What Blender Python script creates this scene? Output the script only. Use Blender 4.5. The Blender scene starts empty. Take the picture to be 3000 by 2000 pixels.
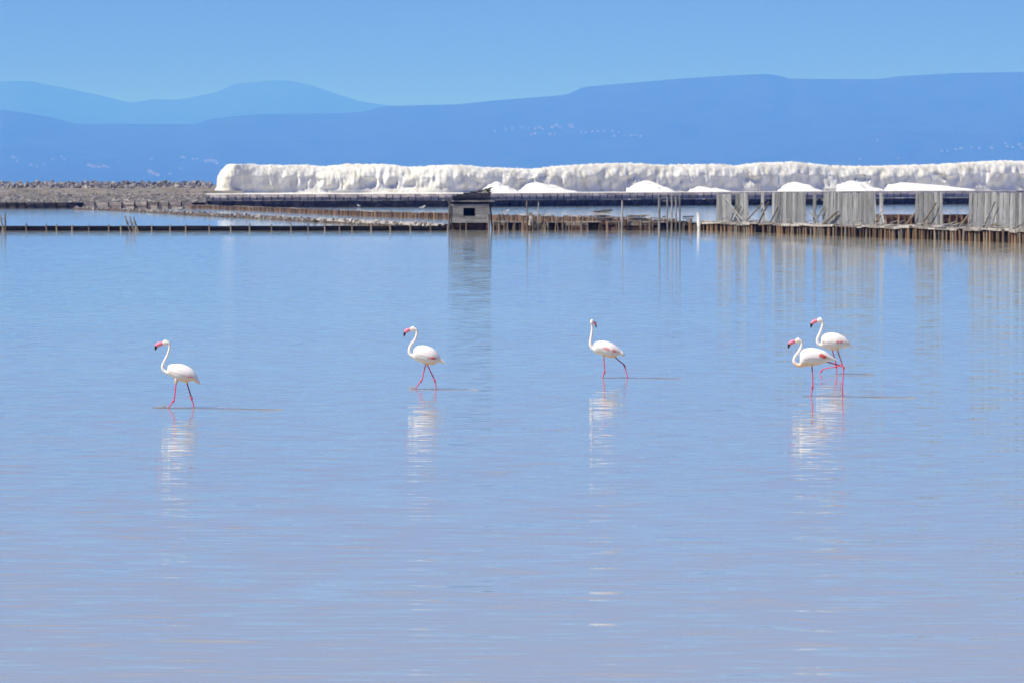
import bpy, bmesh, math, random
from mathutils import Vector, Matrix, noise

random.seed(7)
SC = bpy.context.scene
COL = SC.collection
R = math.radians

# ------------------------------------------------------------------ camera
FPX, CX, CY, HOR, CAMH = 15000.0, 1500.0, 1000.0, 545.0, 4.0
PITCH = math.atan((CY - HOR) / FPX)
cd = bpy.data.cameras.new('camera')
cam = bpy.data.objects.new('camera', cd); COL.objects.link(cam)
cd.sensor_width = 36.0; cd.lens = FPX / 3000 * 36
cd.clip_start = 1.0; cd.clip_end = 150000
cam.location = (0, 0, CAMH); cam.rotation_euler = (R(90) - PITCH, 0, 0)
cd.dof.use_dof = True; cd.dof.focus_distance = 96; cd.dof.aperture_fstop = 6.7
SC.camera = cam

# ------------------------------------------------------------------ sky, sun, exposure
SUN_EL, SUN_AZ = 55.0, -32.0        # azimuth: from the left (-X), turned a little towards the camera
W = bpy.data.worlds.new('World'); SC.world = W; W.use_nodes = True
nt = W.node_tree; nt.nodes.clear()
out = nt.nodes.new('ShaderNodeOutputWorld'); bg = nt.nodes.new('ShaderNodeBackground')
sky = nt.nodes.new('ShaderNodeTexSky'); sky.sky_type = 'NISHITA'; sky.sun_disc = False
sky.sun_elevation = R(SUN_EL); sky.sun_rotation = R(-90 + SUN_AZ)
sky.air_density = 1.0; sky.dust_density = 0.3; sky.ozone_density = 3.0
tint = nt.nodes.new('ShaderNodeMix'); tint.data_type = 'RGBA'; tint.blend_type = 'MULTIPLY'
tint.inputs[0].default_value = 1.0
tint.inputs[7].default_value = (0.25, 0.412, 1.06, 1)
nt.links.new(sky.outputs[0], tint.inputs[6]); nt.links.new(tint.outputs[2], bg.inputs[0])
bg.inputs[1].default_value = 0.06
nt.links.new(bg.outputs[0], out.inputs[0])
sd = bpy.data.lights.new('sun', 'SUN'); sun = bpy.data.objects.new('sun', sd); COL.objects.link(sun)
sd.energy = 4.8; sd.angle = R(0.53); sd.color = (1.0, 0.96, 0.90)
S = Vector((-math.cos(R(SUN_EL)) * math.cos(R(SUN_AZ)), math.cos(R(SUN_EL)) * math.sin(R(SUN_AZ)), math.sin(R(SUN_EL))))
sun.rotation_euler = S.to_track_quat('Z', 'Y').to_euler(); sun.location = (-40, 60, 90)
SC.view_settings.view_transform = 'Standard'; SC.view_settings.look = 'None'
SC.view_settings.exposure = 0.38; SC.view_settings.gamma = 1.0; SC.view_settings.use_curve_mapping = False
SC.cycles.use_denoising = True
SC.cycles.max_bounces = 8; SC.cycles.volume_bounces = 1
SC.cycles.sample_clamp_indirect = 6.0

# ------------------------------------------------------------------ helpers: photograph measure -> place
cp, sp = math.cos(PITCH), math.sin(PITCH)
def ray(x, y):
    a, b = (x - CX) / FPX, (CY - y) / FPX
    return Vector((a, cp + b * sp, -sp + b * cp))
def at(x, y, D):
    d = ray(x, y); return Vector((0, 0, CAMH)) + d * (D / d.y)
def ground(x, y, z=0.0):
    d = ray(x, y); return Vector((0, 0, CAMH)) + d * ((z - CAMH) / d.z)
def lerp(a, b, t): return a + (b - a) * t
def table(tab, x):
    if x <= tab[0][0]: return tab[0][1]
    for (x0, y0), (x1, y1) in zip(tab, tab[1:]):
        if x <= x1: return lerp(y0, y1, (x - x0) / (x1 - x0))
    return tab[-1][1]
def frame(tab, px):
    """point, tangent and away-pointing normal of a ground line given as (px, distance)"""
    D = table(tab, px); p = Vector(((px - CX) / FPX * D, D, 0))
    a, b = px - 25, px + 25
    Da, Db = table(tab, a), table(tab, b)
    t = (Vector(((b - CX) / FPX * Db, Db, 0)) - Vector(((a - CX) / FPX * Da, Da, 0))).normalized()
    n = Vector((-t.y, t.x, 0))
    if n.y < 0: n = -n
    return p, t, n
def smooth(a, b, x):
    t = max(0, min(1, (x - a) / (b - a))); return t * t * (3 - 2 * t)
def rnd(a, b): return random.uniform(a, b)

# ------------------------------------------------------------------ materials
def mat(name, base, rough=0.8, spec=0.3):
    m = bpy.data.materials.new(name); m.use_nodes = True
    b = m.node_tree.nodes['Principled BSDF']
    b.inputs['Base Color'].default_value = (*base, 1); b.inputs['Roughness'].default_value = rough
    b.inputs['Specular IOR Level'].default_value = spec
    return m, m.node_tree, b
def noisy(name, cols, scale=4.0, stretch=(1, 1, 1), rough=0.85, spec=0.25, bump=0.0, bscale=None, rand=0.35, coord='Object', detail=6):
    """noise colour ramp with per-object variation of brightness"""
    m, t, b = mat(name, cols[0], rough, spec)
    N = t.nodes; L = t.links
    tc = N.new('ShaderNodeTexCoord'); mp = N.new('ShaderNodeMapping'); mp.inputs['Scale'].default_value = stretch
    nz = N.new('ShaderNodeTexNoise'); nz.inputs['Scale'].default_value = scale; nz.inputs['Detail'].default_value = detail
    nz.inputs['Roughness'].default_value = 0.65
    rp = N.new('ShaderNodeValToRGB'); cr = rp.color_ramp
    k = len(cols)
    cr.elements[0].position = 0.3; cr.elements[0].color = (*cols[0], 1)
    cr.elements[1].position = 0.7; cr.elements[1].color = (*cols[-1], 1)
    for i in range(1, k - 1):
        e = cr.elements.new(0.3 + 0.4 * i / (k - 1)); e.color = (*cols[i], 1)
    oi = N.new('ShaderNodeObjectInfo')
    add = N.new('ShaderNodeVectorMath'); add.operation = 'ADD'
    L.new(tc.outputs[coord], add.inputs[0])
    sc = N.new('ShaderNodeVectorMath'); sc.operation = 'SCALE'; sc.inputs[3].default_value = 37.0
    cmb = N.new('ShaderNodeCombineXYZ')
    for i in range(3): L.new(oi.outputs['Random'], cmb.inputs[i])
    L.new(cmb.outputs[0], sc.inputs[0]); L.new(sc.outputs[0], add.inputs[1])
    L.new(add.outputs[0], mp.inputs[0]); L.new(mp.outputs[0], nz.inputs[0]); L.new(nz.outputs[0], rp.inputs[0])
    mr = N.new('ShaderNodeMapRange'); mr.inputs[3].default_value = 1 - rand; mr.inputs[4].default_value = 1 + rand
    L.new(oi.outputs['Random'], mr.inputs[0])
    mu = N.new('ShaderNodeVectorMath'); mu.operation = 'SCALE'
    L.new(rp.outputs[0], mu.inputs[0]); L.new(mr.outputs[0], mu.inputs[3]); L.new(mu.outputs[0], b.inputs['Base Color'])
    if bump:
        n2 = N.new('ShaderNodeTexNoise'); n2.inputs['Scale'].default_value = bscale or scale * 3; n2.inputs['Detail'].default_value = 5
        L.new(mp.outputs[0], n2.inputs[0])
        bp = N.new('ShaderNodeBump'); bp.inputs['Strength'].default_value = 1.0; bp.inputs['Distance'].default_value = bump
        L.new(n2.outputs[0], bp.inputs['Height']); L.new(bp.outputs[0], b.inputs['Normal'])
    return m

M = {}
M['grey_wood'] = noisy('weathered_grey_wood', [(0.10, 0.10, 0.098), (0.25, 0.25, 0.24), (0.38, 0.38, 0.365)], 1.4, (4, 4, 0.7), 0.9, 0.2, 0.01, rand=0.4)
M['pale_wood'] = noisy('salt_crusted_wood', [(0.14, 0.115, 0.09), (0.34, 0.31, 0.275), (0.56, 0.54, 0.50)], 2.2, (0.9, 0.9, 3), 0.9, 0.2, 0.02, rand=0.45)
M['plank_wall'] = noisy('hut_plank_wood', [(0.10, 0.098, 0.095), (0.24, 0.235, 0.23), (0.38, 0.37, 0.36)], 1.5, (0.5, 4, 5), 0.9, 0.2, 0.004, rand=0.28)
M['tar_wood'] = noisy('tarred_dark_wood', [(0.006, 0.006, 0.006), (0.014, 0.013, 0.012), (0.03, 0.028, 0.026)], 2.0, (1, 2, 3), 0.9, 0.1, 0.005, rand=0.4)
M['roof_wood'] = noisy('old_roof_wood', [(0.02, 0.02, 0.023), (0.05, 0.05, 0.055), (0.13, 0.13, 0.135)], 2.0, (0.6, 3, 4), 0.9, 0.2, 0.006, rand=0.5)
M['stake_wood'] = noisy('rust_brown_stake_wood', [(0.06, 0.028, 0.012), (0.19, 0.115, 0.062), (0.34, 0.26, 0.19)], 1.8, (3, 3, 0.8), 0.85, 0.25, 0.005, rand=0.6)
M['post_wood'] = noisy('grey_brown_post_wood', [(0.09, 0.07, 0.05), (0.2, 0.165, 0.125), (0.36, 0.32, 0.27)], 2.0, (3, 3, 0.7), 0.88, 0.2, 0.004, rand=0.4)
M['rusty_board'] = noisy('red_brown_board_wood', [(0.02, 0.012, 0.009), (0.085, 0.045, 0.03), (0.2, 0.13, 0.09)], 1.5, (0.8, 2, 3), 0.85, 0.25, 0.005, rand=0.55)
M['far_board'] = noisy('far_dark_board_wood', [(0.012, 0.011, 0.011), (0.04, 0.036, 0.034), (0.12, 0.11, 0.10)], 0.9, (1, 1, 2), 0.9, 0.2, 0.01, rand=0.5)
M['far_panel'] = noisy('far_grey_panel', [(0.2, 0.17, 0.15), (0.38, 0.33, 0.30), (0.5, 0.45, 0.41)], 0.9, (1, 1, 1.4), 0.9, 0.2, 0.01, rand=0.3)
M['rock'] = noisy('boulder_rock', [(0.05, 0.048, 0.046), (0.17, 0.16, 0.15), (0.38, 0.36, 0.33)], 0.9, (1, 1, 1), 0.9, 0.25, 0.06, rand=0.55)
M['rubble'] = noisy('rubble_stone', [(0.06, 0.056, 0.052), (0.22, 0.205, 0.19), (0.55, 0.53, 0.50)], 0.9, (1, 1, 1), 0.92, 0.2, 0.03, rand=0.4, coord='Object')
M['earth'] = noisy('dry_grey_earth', [(0.08, 0.08, 0.045), (0.19, 0.165, 0.125), (0.3, 0.27, 0.225)], 0.16, (1, 0.2, 1), 0.95, 0.1, 0.4, 0.8, rand=0.0)
M['bank'] = noisy('stony_bank', [(0.035, 0.024, 0.016), (0.09, 0.066, 0.046), (0.2, 0.165, 0.13)], 1.2, (1, 1, 1), 0.92, 0.2, 0.05, rand=0.0)
M['hill'] = noisy('scrub_hill', [(0.018, 0.032, 0.012), (0.03, 0.045, 0.02), (0.045, 0.055, 0.03)], 0.004, (1, 1, 1), 0.95, 0.1, 0, rand=0.0)
M['house_wall'] = noisy('whitewashed_wall', [(0.22, 0.22, 0.215), (0.36, 0.36, 0.35)], 0.3, (1, 1, 1), 0.85, 0.2, 0, rand=0.15)
M['house_roof'] = noisy('clay_roof', [(0.15, 0.11, 0.09), (0.22, 0.16, 0.13)], 0.5, (1, 1, 1), 0.9, 0.2, 0, rand=0.2)
M['window'] = mat('dark_window', (0.02, 0.022, 0.025), 0.3, 0.5)[0]
M['salt'] = noisy('sea_salt', [(0.56, 0.52, 0.41), (0.77, 0.745, 0.645), (0.86, 0.85, 0.78)], 0.22, (1, 1, 0.35), 0.9, 0.2, 0.5, 0.8, rand=0.0, detail=8)
M['fresh_salt'] = noisy('fresh_salt', [(0.55, 0.53, 0.49), (0.72, 0.71, 0.68), (0.76, 0.75, 0.72)], 0.35, (1, 1, 1), 0.85, 0.3, 0.35, 1.1, rand=0.0)
M['gull_white'] = noisy('gull_plumage', [(0.75, 0.75, 0.76), (0.83, 0.83, 0.83)], 8, rand=0.05)
M['gull_grey'] = noisy('gull_wing', [(0.34, 0.36, 0.39), (0.42, 0.44, 0.47)], 8, rand=0.1)
M['gull_bill'] = mat('gull_bill', (0.65, 0.42, 0.06), 0.5)[0]
M['bill_pink'] = noisy('pink_bill', [(0.72, 0.17, 0.26), (0.8, 0.27, 0.36)], 14, rand=0.05, rough=0.4, spec=0.4)
M['bill_black'] = noisy('black_bill_tip', [(0.008, 0.008, 0.009), (0.016, 0.015, 0.015)], 20, rand=0.1, rough=0.4, spec=0.4)
M['eye'] = mat('pale_eye', (0.55, 0.42, 0.1), 0.2, 0.5)[0]
M['pupil'] = mat('pupil', (0.01, 0.01, 0.01), 0.2, 0.5)[0]
M['covert'] = noisy('rose_covert_feathers', [(0.62, 0.05, 0.045), (0.72, 0.11, 0.09), (0.78, 0.24, 0.2)], 22, (1, 1, 1), 0.8, 0.2, 0.003, rand=0.15)
M['covert_pale'] = noisy('pale_pink_covert_feathers', [(0.74, 0.22, 0.21), (0.82, 0.46, 0.42)], 22, (1, 1, 1), 0.8, 0.2, 0.003, rand=0.1)
M['wing'] = noisy('wing_feathers', [(0.83, 0.77, 0.735), (0.87, 0.845, 0.82)], 18, (1, 1, 2.5), 0.85, 0.15, 0.004, 40, rand=0.03)
def body_mat():
    m, t, b = mat('flamingo_plumage_and_legs', (0.8, 0.78, 0.76), 0.8, 0.2)
    N, L = t.nodes, t.links
    at_ = N.new('ShaderNodeAttribute'); at_.attribute_name = 'tint'
    tc = N.new('ShaderNodeTexCoord'); nz = N.new('ShaderNodeTexNoise'); nz.inputs['Scale'].default_value = 30; nz.inputs['Detail'].default_value = 4
    L.new(tc.outputs['Object'], nz.inputs[0])
    mr = N.new('ShaderNodeMapRange'); mr.inputs[3].default_value = 0.9; mr.inputs[4].default_value = 1.06
    L.new(nz.outputs[0], mr.inputs[0])
    mu = N.new('ShaderNodeVectorMath'); mu.operation = 'SCALE'
    L.new(at_.outputs['Color'], mu.inputs[0]); L.new(mr.outputs[0], mu.inputs[3]); L.new(mu.outputs[0], b.inputs['Base Color'])
    bp = N.new('ShaderNodeBump'); bp.inputs['Distance'].default_value = 0.004
    L.new(nz.outputs[0], bp.inputs['Height']); L.new(bp.outputs[0], b.inputs['Normal'])
    return m
M['bird'] = body_mat()

# milky shallow brine: a reflecting surface over a pale, pinkish, turbid body; ripples tilt the surface itself
def water_mat():
    m, t, b = mat('brine_water', (0.40, 0.33, 0.275), 0.035, 0.5)
    b.inputs['IOR'].default_value = 1.34
    N, L = t.nodes, t.links
    ge = N.new('ShaderNodeNewGeometry')
    def slope(sx, sy, off, detail, rough=0.5):
        mp = N.new('ShaderNodeMapping'); mp.inputs['Scale'].default_value = (sx, sy, 1); mp.inputs['Location'].default_value = (off, off * 1.7, off * .3)
        nz = N.new('ShaderNodeTexNoise'); nz.inputs['Scale'].default_value = 1; nz.inputs['Detail'].default_value = detail; nz.inputs['Roughness'].default_value = rough
        L.new(ge.outputs['Position'], mp.inputs[0]); L.new(mp.outputs[0], nz.inputs[0])
        s = N.new('ShaderNodeVectorMath'); s.operation = 'SUBTRACT'; s.inputs[1].default_value = (.5, .5, .5)
        L.new(nz.outputs['Color'], s.inputs[0]); return s.outputs[0], nz.outputs[0]
    a, _ = slope(1.15, 3.9, 3.1, 1)
    c, _ = slope(0.5, 1.0, 11.0, 2)
    _, wind = slope(0.02, 0.05, 5.0, 2)
    s1 = N.new('ShaderNodeVectorMath'); s1.operation = 'MULTIPLY'; s1.inputs[1].default_value = (0.008, 0.073, 0); L.new(a, s1.inputs[0])
    s2 = N.new('ShaderNodeVectorMath'); s2.operation = 'MULTIPLY'; s2.inputs[1].default_value = (0.002, 0.008, 0); L.new(c, s2.inputs[0])
    wr = N.new('ShaderNodeMapRange'); wr.inputs[1].default_value = .35; wr.inputs[2].default_value = .65; wr.inputs[3].default_value = .75; wr.inputs[4].default_value = 1.25
    L.new(wind, wr.inputs[0])
    # now and then a steeper wavelet: the cube of the same swell
    cu = N.new('ShaderNodeVectorMath'); cu.operation = 'MULTIPLY'; L.new(a, cu.inputs[0]); L.new(a, cu.inputs[1])
    cu2 = N.new('ShaderNodeVectorMath'); cu2.operation = 'MULTIPLY'; L.new(cu.outputs[0], cu2.inputs[0]); L.new(a, cu2.inputs[1])
    cu3 = N.new('ShaderNodeVectorMath'); cu3.operation = 'MULTIPLY'; cu3.inputs[1].default_value = (0.05, 2.6, 0); L.new(cu2.outputs[0], cu3.inputs[0])
    s1b = N.new('ShaderNodeVectorMath'); s1b.operation = 'ADD'; L.new(s1.outputs[0], s1b.inputs[0]); L.new(cu3.outputs[0], s1b.inputs[1]); s1 = s1b
    sm = N.new('ShaderNodeVectorMath'); sm.operation = 'ADD'; L.new(s1.outputs[0], sm.inputs[0]); L.new(s2.outputs[0], sm.inputs[1])
    sw = N.new('ShaderNodeVectorMath'); sw.operation = 'SCALE'; L.new(sm.outputs[0], sw.inputs[0]); L.new(wr.outputs[0], sw.inputs[3])
    ad = N.new('ShaderNodeVectorMath'); ad.operation = 'ADD'; ad.inputs[1].default_value = (0, 0, 1); L.new(sw.outputs[0], ad.inputs[0])
    no = N.new('ShaderNodeVectorMath'); no.operation = 'NORMALIZE'; L.new(ad.outputs[0], no.inputs[0]); L.new(no.outputs[0], b.inputs['Normal'])
    # sediment: slow changes of the brine's own colour
    mp = N.new('ShaderNodeMapping'); mp.inputs['Scale'].default_value = (0.02, 0.03, 1)
    nz = N.new('ShaderNodeTexNoise'); nz.inputs['Scale'].default_value = 1; nz.inputs['Detail'].default_value = 3
    L.new(ge.outputs['Position'], mp.inputs[0]); L.new(mp.outputs[0], nz.inputs[0])
    rp = N.new('ShaderNodeValToRGB'); rp.color_ramp.elements[0].position = .35; rp.color_ramp.elements[1].position = .7
    rp.color_ramp.elements[0].color = (0.375, 0.365, 0.28, 1); rp.color_ramp.elements[1].color = (0.405, 0.385, 0.29, 1)
    L.new(nz.outputs[0], rp.inputs[0]); L.new(rp.outputs[0], b.inputs['Base Color'])
    return m
M['water'] = water_mat()

# ------------------------------------------------------------------ mesh builder
class MB:
    def __init__(s): s.v = []; s.f = []
    def box(s, c, size, rot=None):
        c = Vector(c); o = len(s.v); hx, hy, hz = size[0] / 2, size[1] / 2, size[2] / 2
        for dz in (-hz, hz):
            for dx, dy in ((-hx, -hy), (hx, -hy), (hx, hy), (-hx, hy)):
                p = Vector((dx, dy, dz))
                if rot is not None: p = rot @ p
                s.v.append(c + p)
        s.f += [tuple(o + i for i in q) for q in ((3, 2, 1, 0), (4, 5, 6, 7), (0, 1, 5, 4), (1, 2, 6, 5), (2, 3, 7, 6), (3, 0, 4, 7))]
        return s
    def bar(s, a, b, w, h, jag=0.0):
        a, b = Vector(a), Vector(b); d = (b - a); L = d.length; d.normalize()
        up = Vector((0, 0, 1)) if abs(d.z) < .95 else Vector((0, -1, 0))
        x = d.cross(up).normalized(); y = x.cross(d)
        o = len(s.v)
        for p, e in ((a, -1), (b, 1)):
            for sx, sy in ((-1, -1), (1, -1), (1, 1), (-1, 1)):
                s.v.append(p + x * (w / 2 * sx) + y * (h / 2 * sy) + d * (rnd(-jag, jag)))
        s.f += [tuple(o + i for i in q) for q in ((0, 1, 2, 3), (7, 6, 5, 4), (0, 4, 5, 1), (1, 5, 6, 2), (2, 6, 7, 3), (3, 7, 4, 0))]
        return s
    def tube(s, pts, rad, n=8, squash=1.0, caps=True):
        """rings along a polyline, mitred; rad: list of radii"""
        pts = [Vector(p) for p in pts]; o = len(s.v); k = len(pts)
        ref = None
        for i, p in enumerate(pts):
            t = (pts[min(i + 1, k - 1)] - pts[max(i - 1, 0)]).normalized()
            if ref is None:
                ref = t.cross(Vector((0, 1, 0)) if abs(t.y) < .9 else Vector((1, 0, 0))).normalized()
            x = (ref - t * ref.dot(t)).normalized(); y = t.cross(x); ref = x
            for j in range(n):
                a = 2 * math.pi * j / n
                s.v.append(p + x * (rad[i] * math.cos(a)) + y * (rad[i] * squash * math.sin(a)))
        for i in range(k - 1):
            for j in range(n):
                q = (j + 1) % n
                s.f.append((o + i * n + j, o + i * n + q, o + (i + 1) * n + q, o + (i + 1) * n + j))
        if caps:
            s.f.append(tuple(o + j for j in reversed(range(n)))); s.f.append(tuple(o + (k - 1) * n + j for j in range(n)))
        return s
    def rings(s, rings, caps=True):
        o = len(s.v); n = len(rings[0])
        for r in rings: s.v += [Vector(p) for p in r]
        for i in range(len(rings) - 1):
            for j in range(n):
                q = (j + 1) % n
                s.f.append((o + i * n + j, o + i * n + q, o + (i + 1) * n + q, o + (i + 1) * n + j))
        if caps:
            s.f.append(tuple(o + j for j in reversed(range(n)))); k = len(rings) - 1; s.f.append(tuple(o + k * n + j for j in range(n)))
        return s
    def ball(s, c, r, nu=12, nv=8, rot=None):
        c = Vector(c); rs = []
        for i in range(1, nv):
            th = math.pi * i / nv
            ring = []
            for j in range(nu):
                a = 2 * math.pi * j / nu
                p = Vector((r[0] * math.sin(th) * math.cos(a), r[1] * math.sin(th) * math.sin(a), -r[2] * math.cos(th)))
                if rot is not None: p = rot @ p
                ring.append(c + p)
            rs.append(ring)
        return s.rings(rs)
    def mesh(s, name, m=None, smooth_=False):
        me = bpy.data.meshes.new(name); me.from_pydata([tuple(p) for p in s.v], [], s.f)
        bm = bmesh.new(); bm.from_mesh(me); bmesh.ops.recalc_face_normals(bm, faces=bm.faces); bm.to_mesh(me); bm.free()
        if m is not None: me.materials.append(m)
        if smooth_:
            for p in me.polygons: p.use_smooth = True
        return me
    def build(s, name, m, parent=None, smooth_=False, loc=None):
        """one mesh object; loc shifts the origin to a sensible base point"""
        if loc is not None:
            loc = Vector(loc); s.v = [p - loc for p in s.v]
        return link(name, s.mesh(name, m, smooth_), parent, loc)
def link(name, data, parent=None, loc=None, rot=None, scale=None):
    o = bpy.data.objects.new(name, data); COL.objects.link(o)
    if loc is not None: o.location = loc
    if rot is not None: o.rotation_euler = rot
    if scale is not None: o.scale = scale
    if parent is not None:
        o.parent = parent
        if loc is not None: o.location = Vector(loc) - Vector(parent.location)
    return o
def empty(name, loc):
    return link(name, None, None, loc)
def tag(o, label, cat, group=None):
    o['label'] = label; o['category'] = cat
    if group: o['group'] = group
    return o
def struct(o): o['kind'] = 'structure'; return o
def part(mb, name, m, thing, smooth_=False):
    """world-space geometry -> child of an Empty that has no rotation"""
    return mb.build(name, m, thing, smooth_, loc=thing.location)
def rock_mesh(name, m, seed, n1=7, n2=5, rough=.35, flat=.75):
    mb = MB(); mb.ball((0, 0, 0), (1, .8, flat), n1, n2)
    rr = random.Random(seed); off = Vector((rr.uniform(0, 99), rr.uniform(0, 99), 0))
    mb.v = [p * (1 + rough * noise.noise(p * 1.3 + off) + rr.uniform(-.12, .12)) for p in mb.v]
    return mb.mesh(name, m)

# ================================================================== SETTING
# water: one sheet, finer near the birds
xs = [-28000, -3000, -500, -100, -30, -10, 0, 10, 30, 100, 500, 3000, 28000]
ys = [-250, 0, 20, 40, 60, 80, 100, 130, 170, 230, 320, 480, 700, 1000, 1500, 2500, 6000, 12000, 34000]
mb = MB(); mb.v = [Vector((x, y, 0)) for y in ys for x in xs]
nx = len(xs)
mb.f = [(j * nx + i, j * nx + i + 1, (j + 1) * nx + i + 1, (j + 1) * nx + i) for j in range(len(ys) - 1) for i in range(nx - 1)]
struct(mb.build('water', M['water']))

# ---- far ridges
NEAR_D, FAR_D = 46000.0, 72000.0
near_tab = [(-2600, 330), (-1800, 285), (-1200, 300), (-600, 318), (-200, 321), (0, 323), (64, 330), (162, 347), (225, 364), (383, 364), (574, 365), (617, 349), (744, 336), (1000, 333),
            (1055, 329), (1128, 312), (1340, 307), (1446, 296), (1659, 279), (1710, 256), (1850, 244), (2000, 231), (2128, 223), (2234, 218),
            (2272, 221), (2315, 232), (2574, 233), (2638, 224), (2808, 215), (3000, 212), (3400, 220), (4000, 252), (4700, 240), (5600, 300)]
far_tab = [(-2600, 300), (-1500, 262), (-600, 250), (0, 240), (85, 238), (162, 253), (298, 281), (383, 303), (446, 292), (531, 293), (638, 270), (689, 247), (787, 238), (842, 236),
           (914, 251), (978, 274), (1064, 300), (1300, 330), (1800, 350), (2600, 340), (3400, 320), (4400, 300), (5600, 330)]
def hill_z(px, D, tab, DR, depth):
    """height of the terrain on the ray column px at distance D"""
    H = (HOR - table(tab, px)) / FPX * DR + CAMH
    t = (D - (DR - depth)) / depth
    X = (px - CX) / FPX * D
    if t <= 1:
        t = max(t, 0)
        prof = 0.10 * smooth(0, .12, t) + 0.90 * (t ** 1.5)
    else:
        prof = 1 - 0.8 * (t - 1) ** 1.2
    g = noise.fractal(Vector((X * .0006, D * .00035, 3.3)), 1.0, 2.0, 4)
    w = math.sin(math.pi * min(max(t, 0), 1))
    return H * prof + H * .16 * g * w
def hill(name, tab, DR, depth, nxn, nyn):
    mb = MB()
    pxs = [lerp(-2600, 5600, i / (nxn - 1)) for i in range(nxn)]
    ds = [DR - depth + depth * 1.35 * j / (nyn - 1) for j in range(nyn)]
    ds.append(DR); ds.sort()
    for D in ds:
        for px in pxs:
            mb.v.append(Vector(((px - CX) / FPX * D, D, max(hill_z(px, D, tab, DR, depth), 0.2 if D > ds[0] else -.5))))
    mb.f = [(j * nxn + i, j * nxn + i + 1, (j + 1) * nxn + i + 1, (j + 1) * nxn + i) for j in range(len(ds) - 1) for i in range(nxn - 1)]
    return struct(mb.build(name, M['hill'], smooth_=True))
hill('hills', near_tab, NEAR_D, 11500, 420, 30)
hill('mountains', far_tab, FAR_D, 14000, 300, 20)

# ---- villages: small far houses on the slopes
def house_at(px, py, w, label, group):
    D = NEAR_D - 11400
    while D < NEAR_D:
        d = ray(px, py); p = Vector((0, 0, CAMH)) + d * (D / d.y)
        if hill_z(px, D, near_tab, NEAR_D, 11500) >= p.z: break
        D += 60
    z = hill_z(px, D, near_tab, NEAR_D, 11500)
    X = (px - CX) / FPX * D
    h = w * rnd(.45, .7); dp = w * rnd(.7, 1.1)
    t = tag(empty('house', (X, D, z - 2)), label, 'house', group)
    c = Vector((X, D, z - 2))
    part(MB().box(c + Vector((0, 0, h / 2 + 1)), (w, dp, h + 2)), 'wall', M['house_wall'], t)
    rf = MB(); e = .6; zt = h + 2
    pts = [(-w / 2 - e, -dp / 2 - e, zt), (w / 2 + e, -dp / 2 - e, zt), (w / 2 + e, dp / 2 + e, zt), (-w / 2 - e, dp / 2 + e, zt), (-w / 2 - e, 0, zt + h * .3), (w / 2 + e, 0, zt + h * .3)]
    rf.v = [c + Vector(p) for p in pts]; rf.f = [(0, 1, 5, 4), (2, 3, 4, 5), (1, 2, 5), (3, 0, 4), (3, 2, 1, 0)]
    part(rf, 'roof', M['house_roof'], t)
    if w > 24:
        for k in (-.28, .05, .33):
            part(MB().box(c + Vector((k * w, -dp / 2 - .02, h * .55 + 2)), (w * .12, .12, h * .3)), 'window', M['window'], t)
vill = [(1450, 387, 10), (1482, 383, 9), (1500, 378, 9), (1528, 376, 8), (1548, 378, 8), (1568, 379, 12), (1580, 376, 14), (1590, 381, 12), (1566, 396, 15), (1556, 398, 10), (1617, 376, 12), (1630, 373, 16), (1641, 378, 12), (1612, 396, 14), (1626, 396, 12), (1671, 374, 17), (1679, 377, 12)]
for x, y, w in vill: house_at(x, y, w * 1.75, 'tiny pale house in the hazy hillside village above the salt heap, on its higher side', 'upper houses of the hillside village')
vill = [(1702, 391, 8), (1716, 390, 8), (1735, 387, 8), (1752, 388, 9), (1770, 389, 8), (1794, 389, 10), (1799, 401, 12), (1812, 391, 8), (1848, 403, 12), (1862, 402, 14), (1876, 402, 12), (1834, 399, 8)]
for x, y, w in vill: house_at(x, y, w * 1.75, 'tiny pale house in the hazy hillside village above the salt heap, on its lower side', 'lower houses of the hillside village')
vill = [(40, 465, 14), (52, 474, 10), (92, 488, 12), (108, 490, 10), (130, 486, 8), (155, 471, 11), (180, 461, 9), (190, 470, 9), (262, 490, 16), (275, 493, 18), (290, 494, 16), (305, 492, 18), (316, 494, 14), (345, 480, 9)]
for x, y, w in vill: house_at(x, y, w * 1.7, 'small hazy white house on the far shore, above the rock embankment', 'shore houses over the rock embankment')
vill = [(440, 508, 20), (450, 513, 18), (462, 516, 14), (445, 468, 9), (530, 466, 8), (536, 464, 14), (541, 466, 9), (566, 468, 10), (577, 469, 10), (604, 477, 16), (617, 475, 20), (630, 477, 18), (636, 482, 12), (530, 500, 10), (498, 512, 9)]
for x, y, w in vill: house_at(x, y, w * 1.7, 'small hazy white house on the far shore, beside the end of the salt heap', 'shore houses beside the salt heap')
vill = [(2758, 449, 10), (2775, 448, 9), (2800, 441, 12), (2815, 438, 14), (2845, 436, 12), (2868, 438, 12), (2905, 438, 14), (2945, 425, 12), (2950, 432, 14), (2965, 436, 12), (2985, 428, 12), (2993, 436, 12), (2519, 470, 8), (2570, 414, 8), (2630, 468, 8)]
for x, y, w in vill: house_at(x, y, w * 1.6, 'faint hazy house low on the ridge behind the plank screens', 'ridge houses behind the plank screens')

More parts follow.
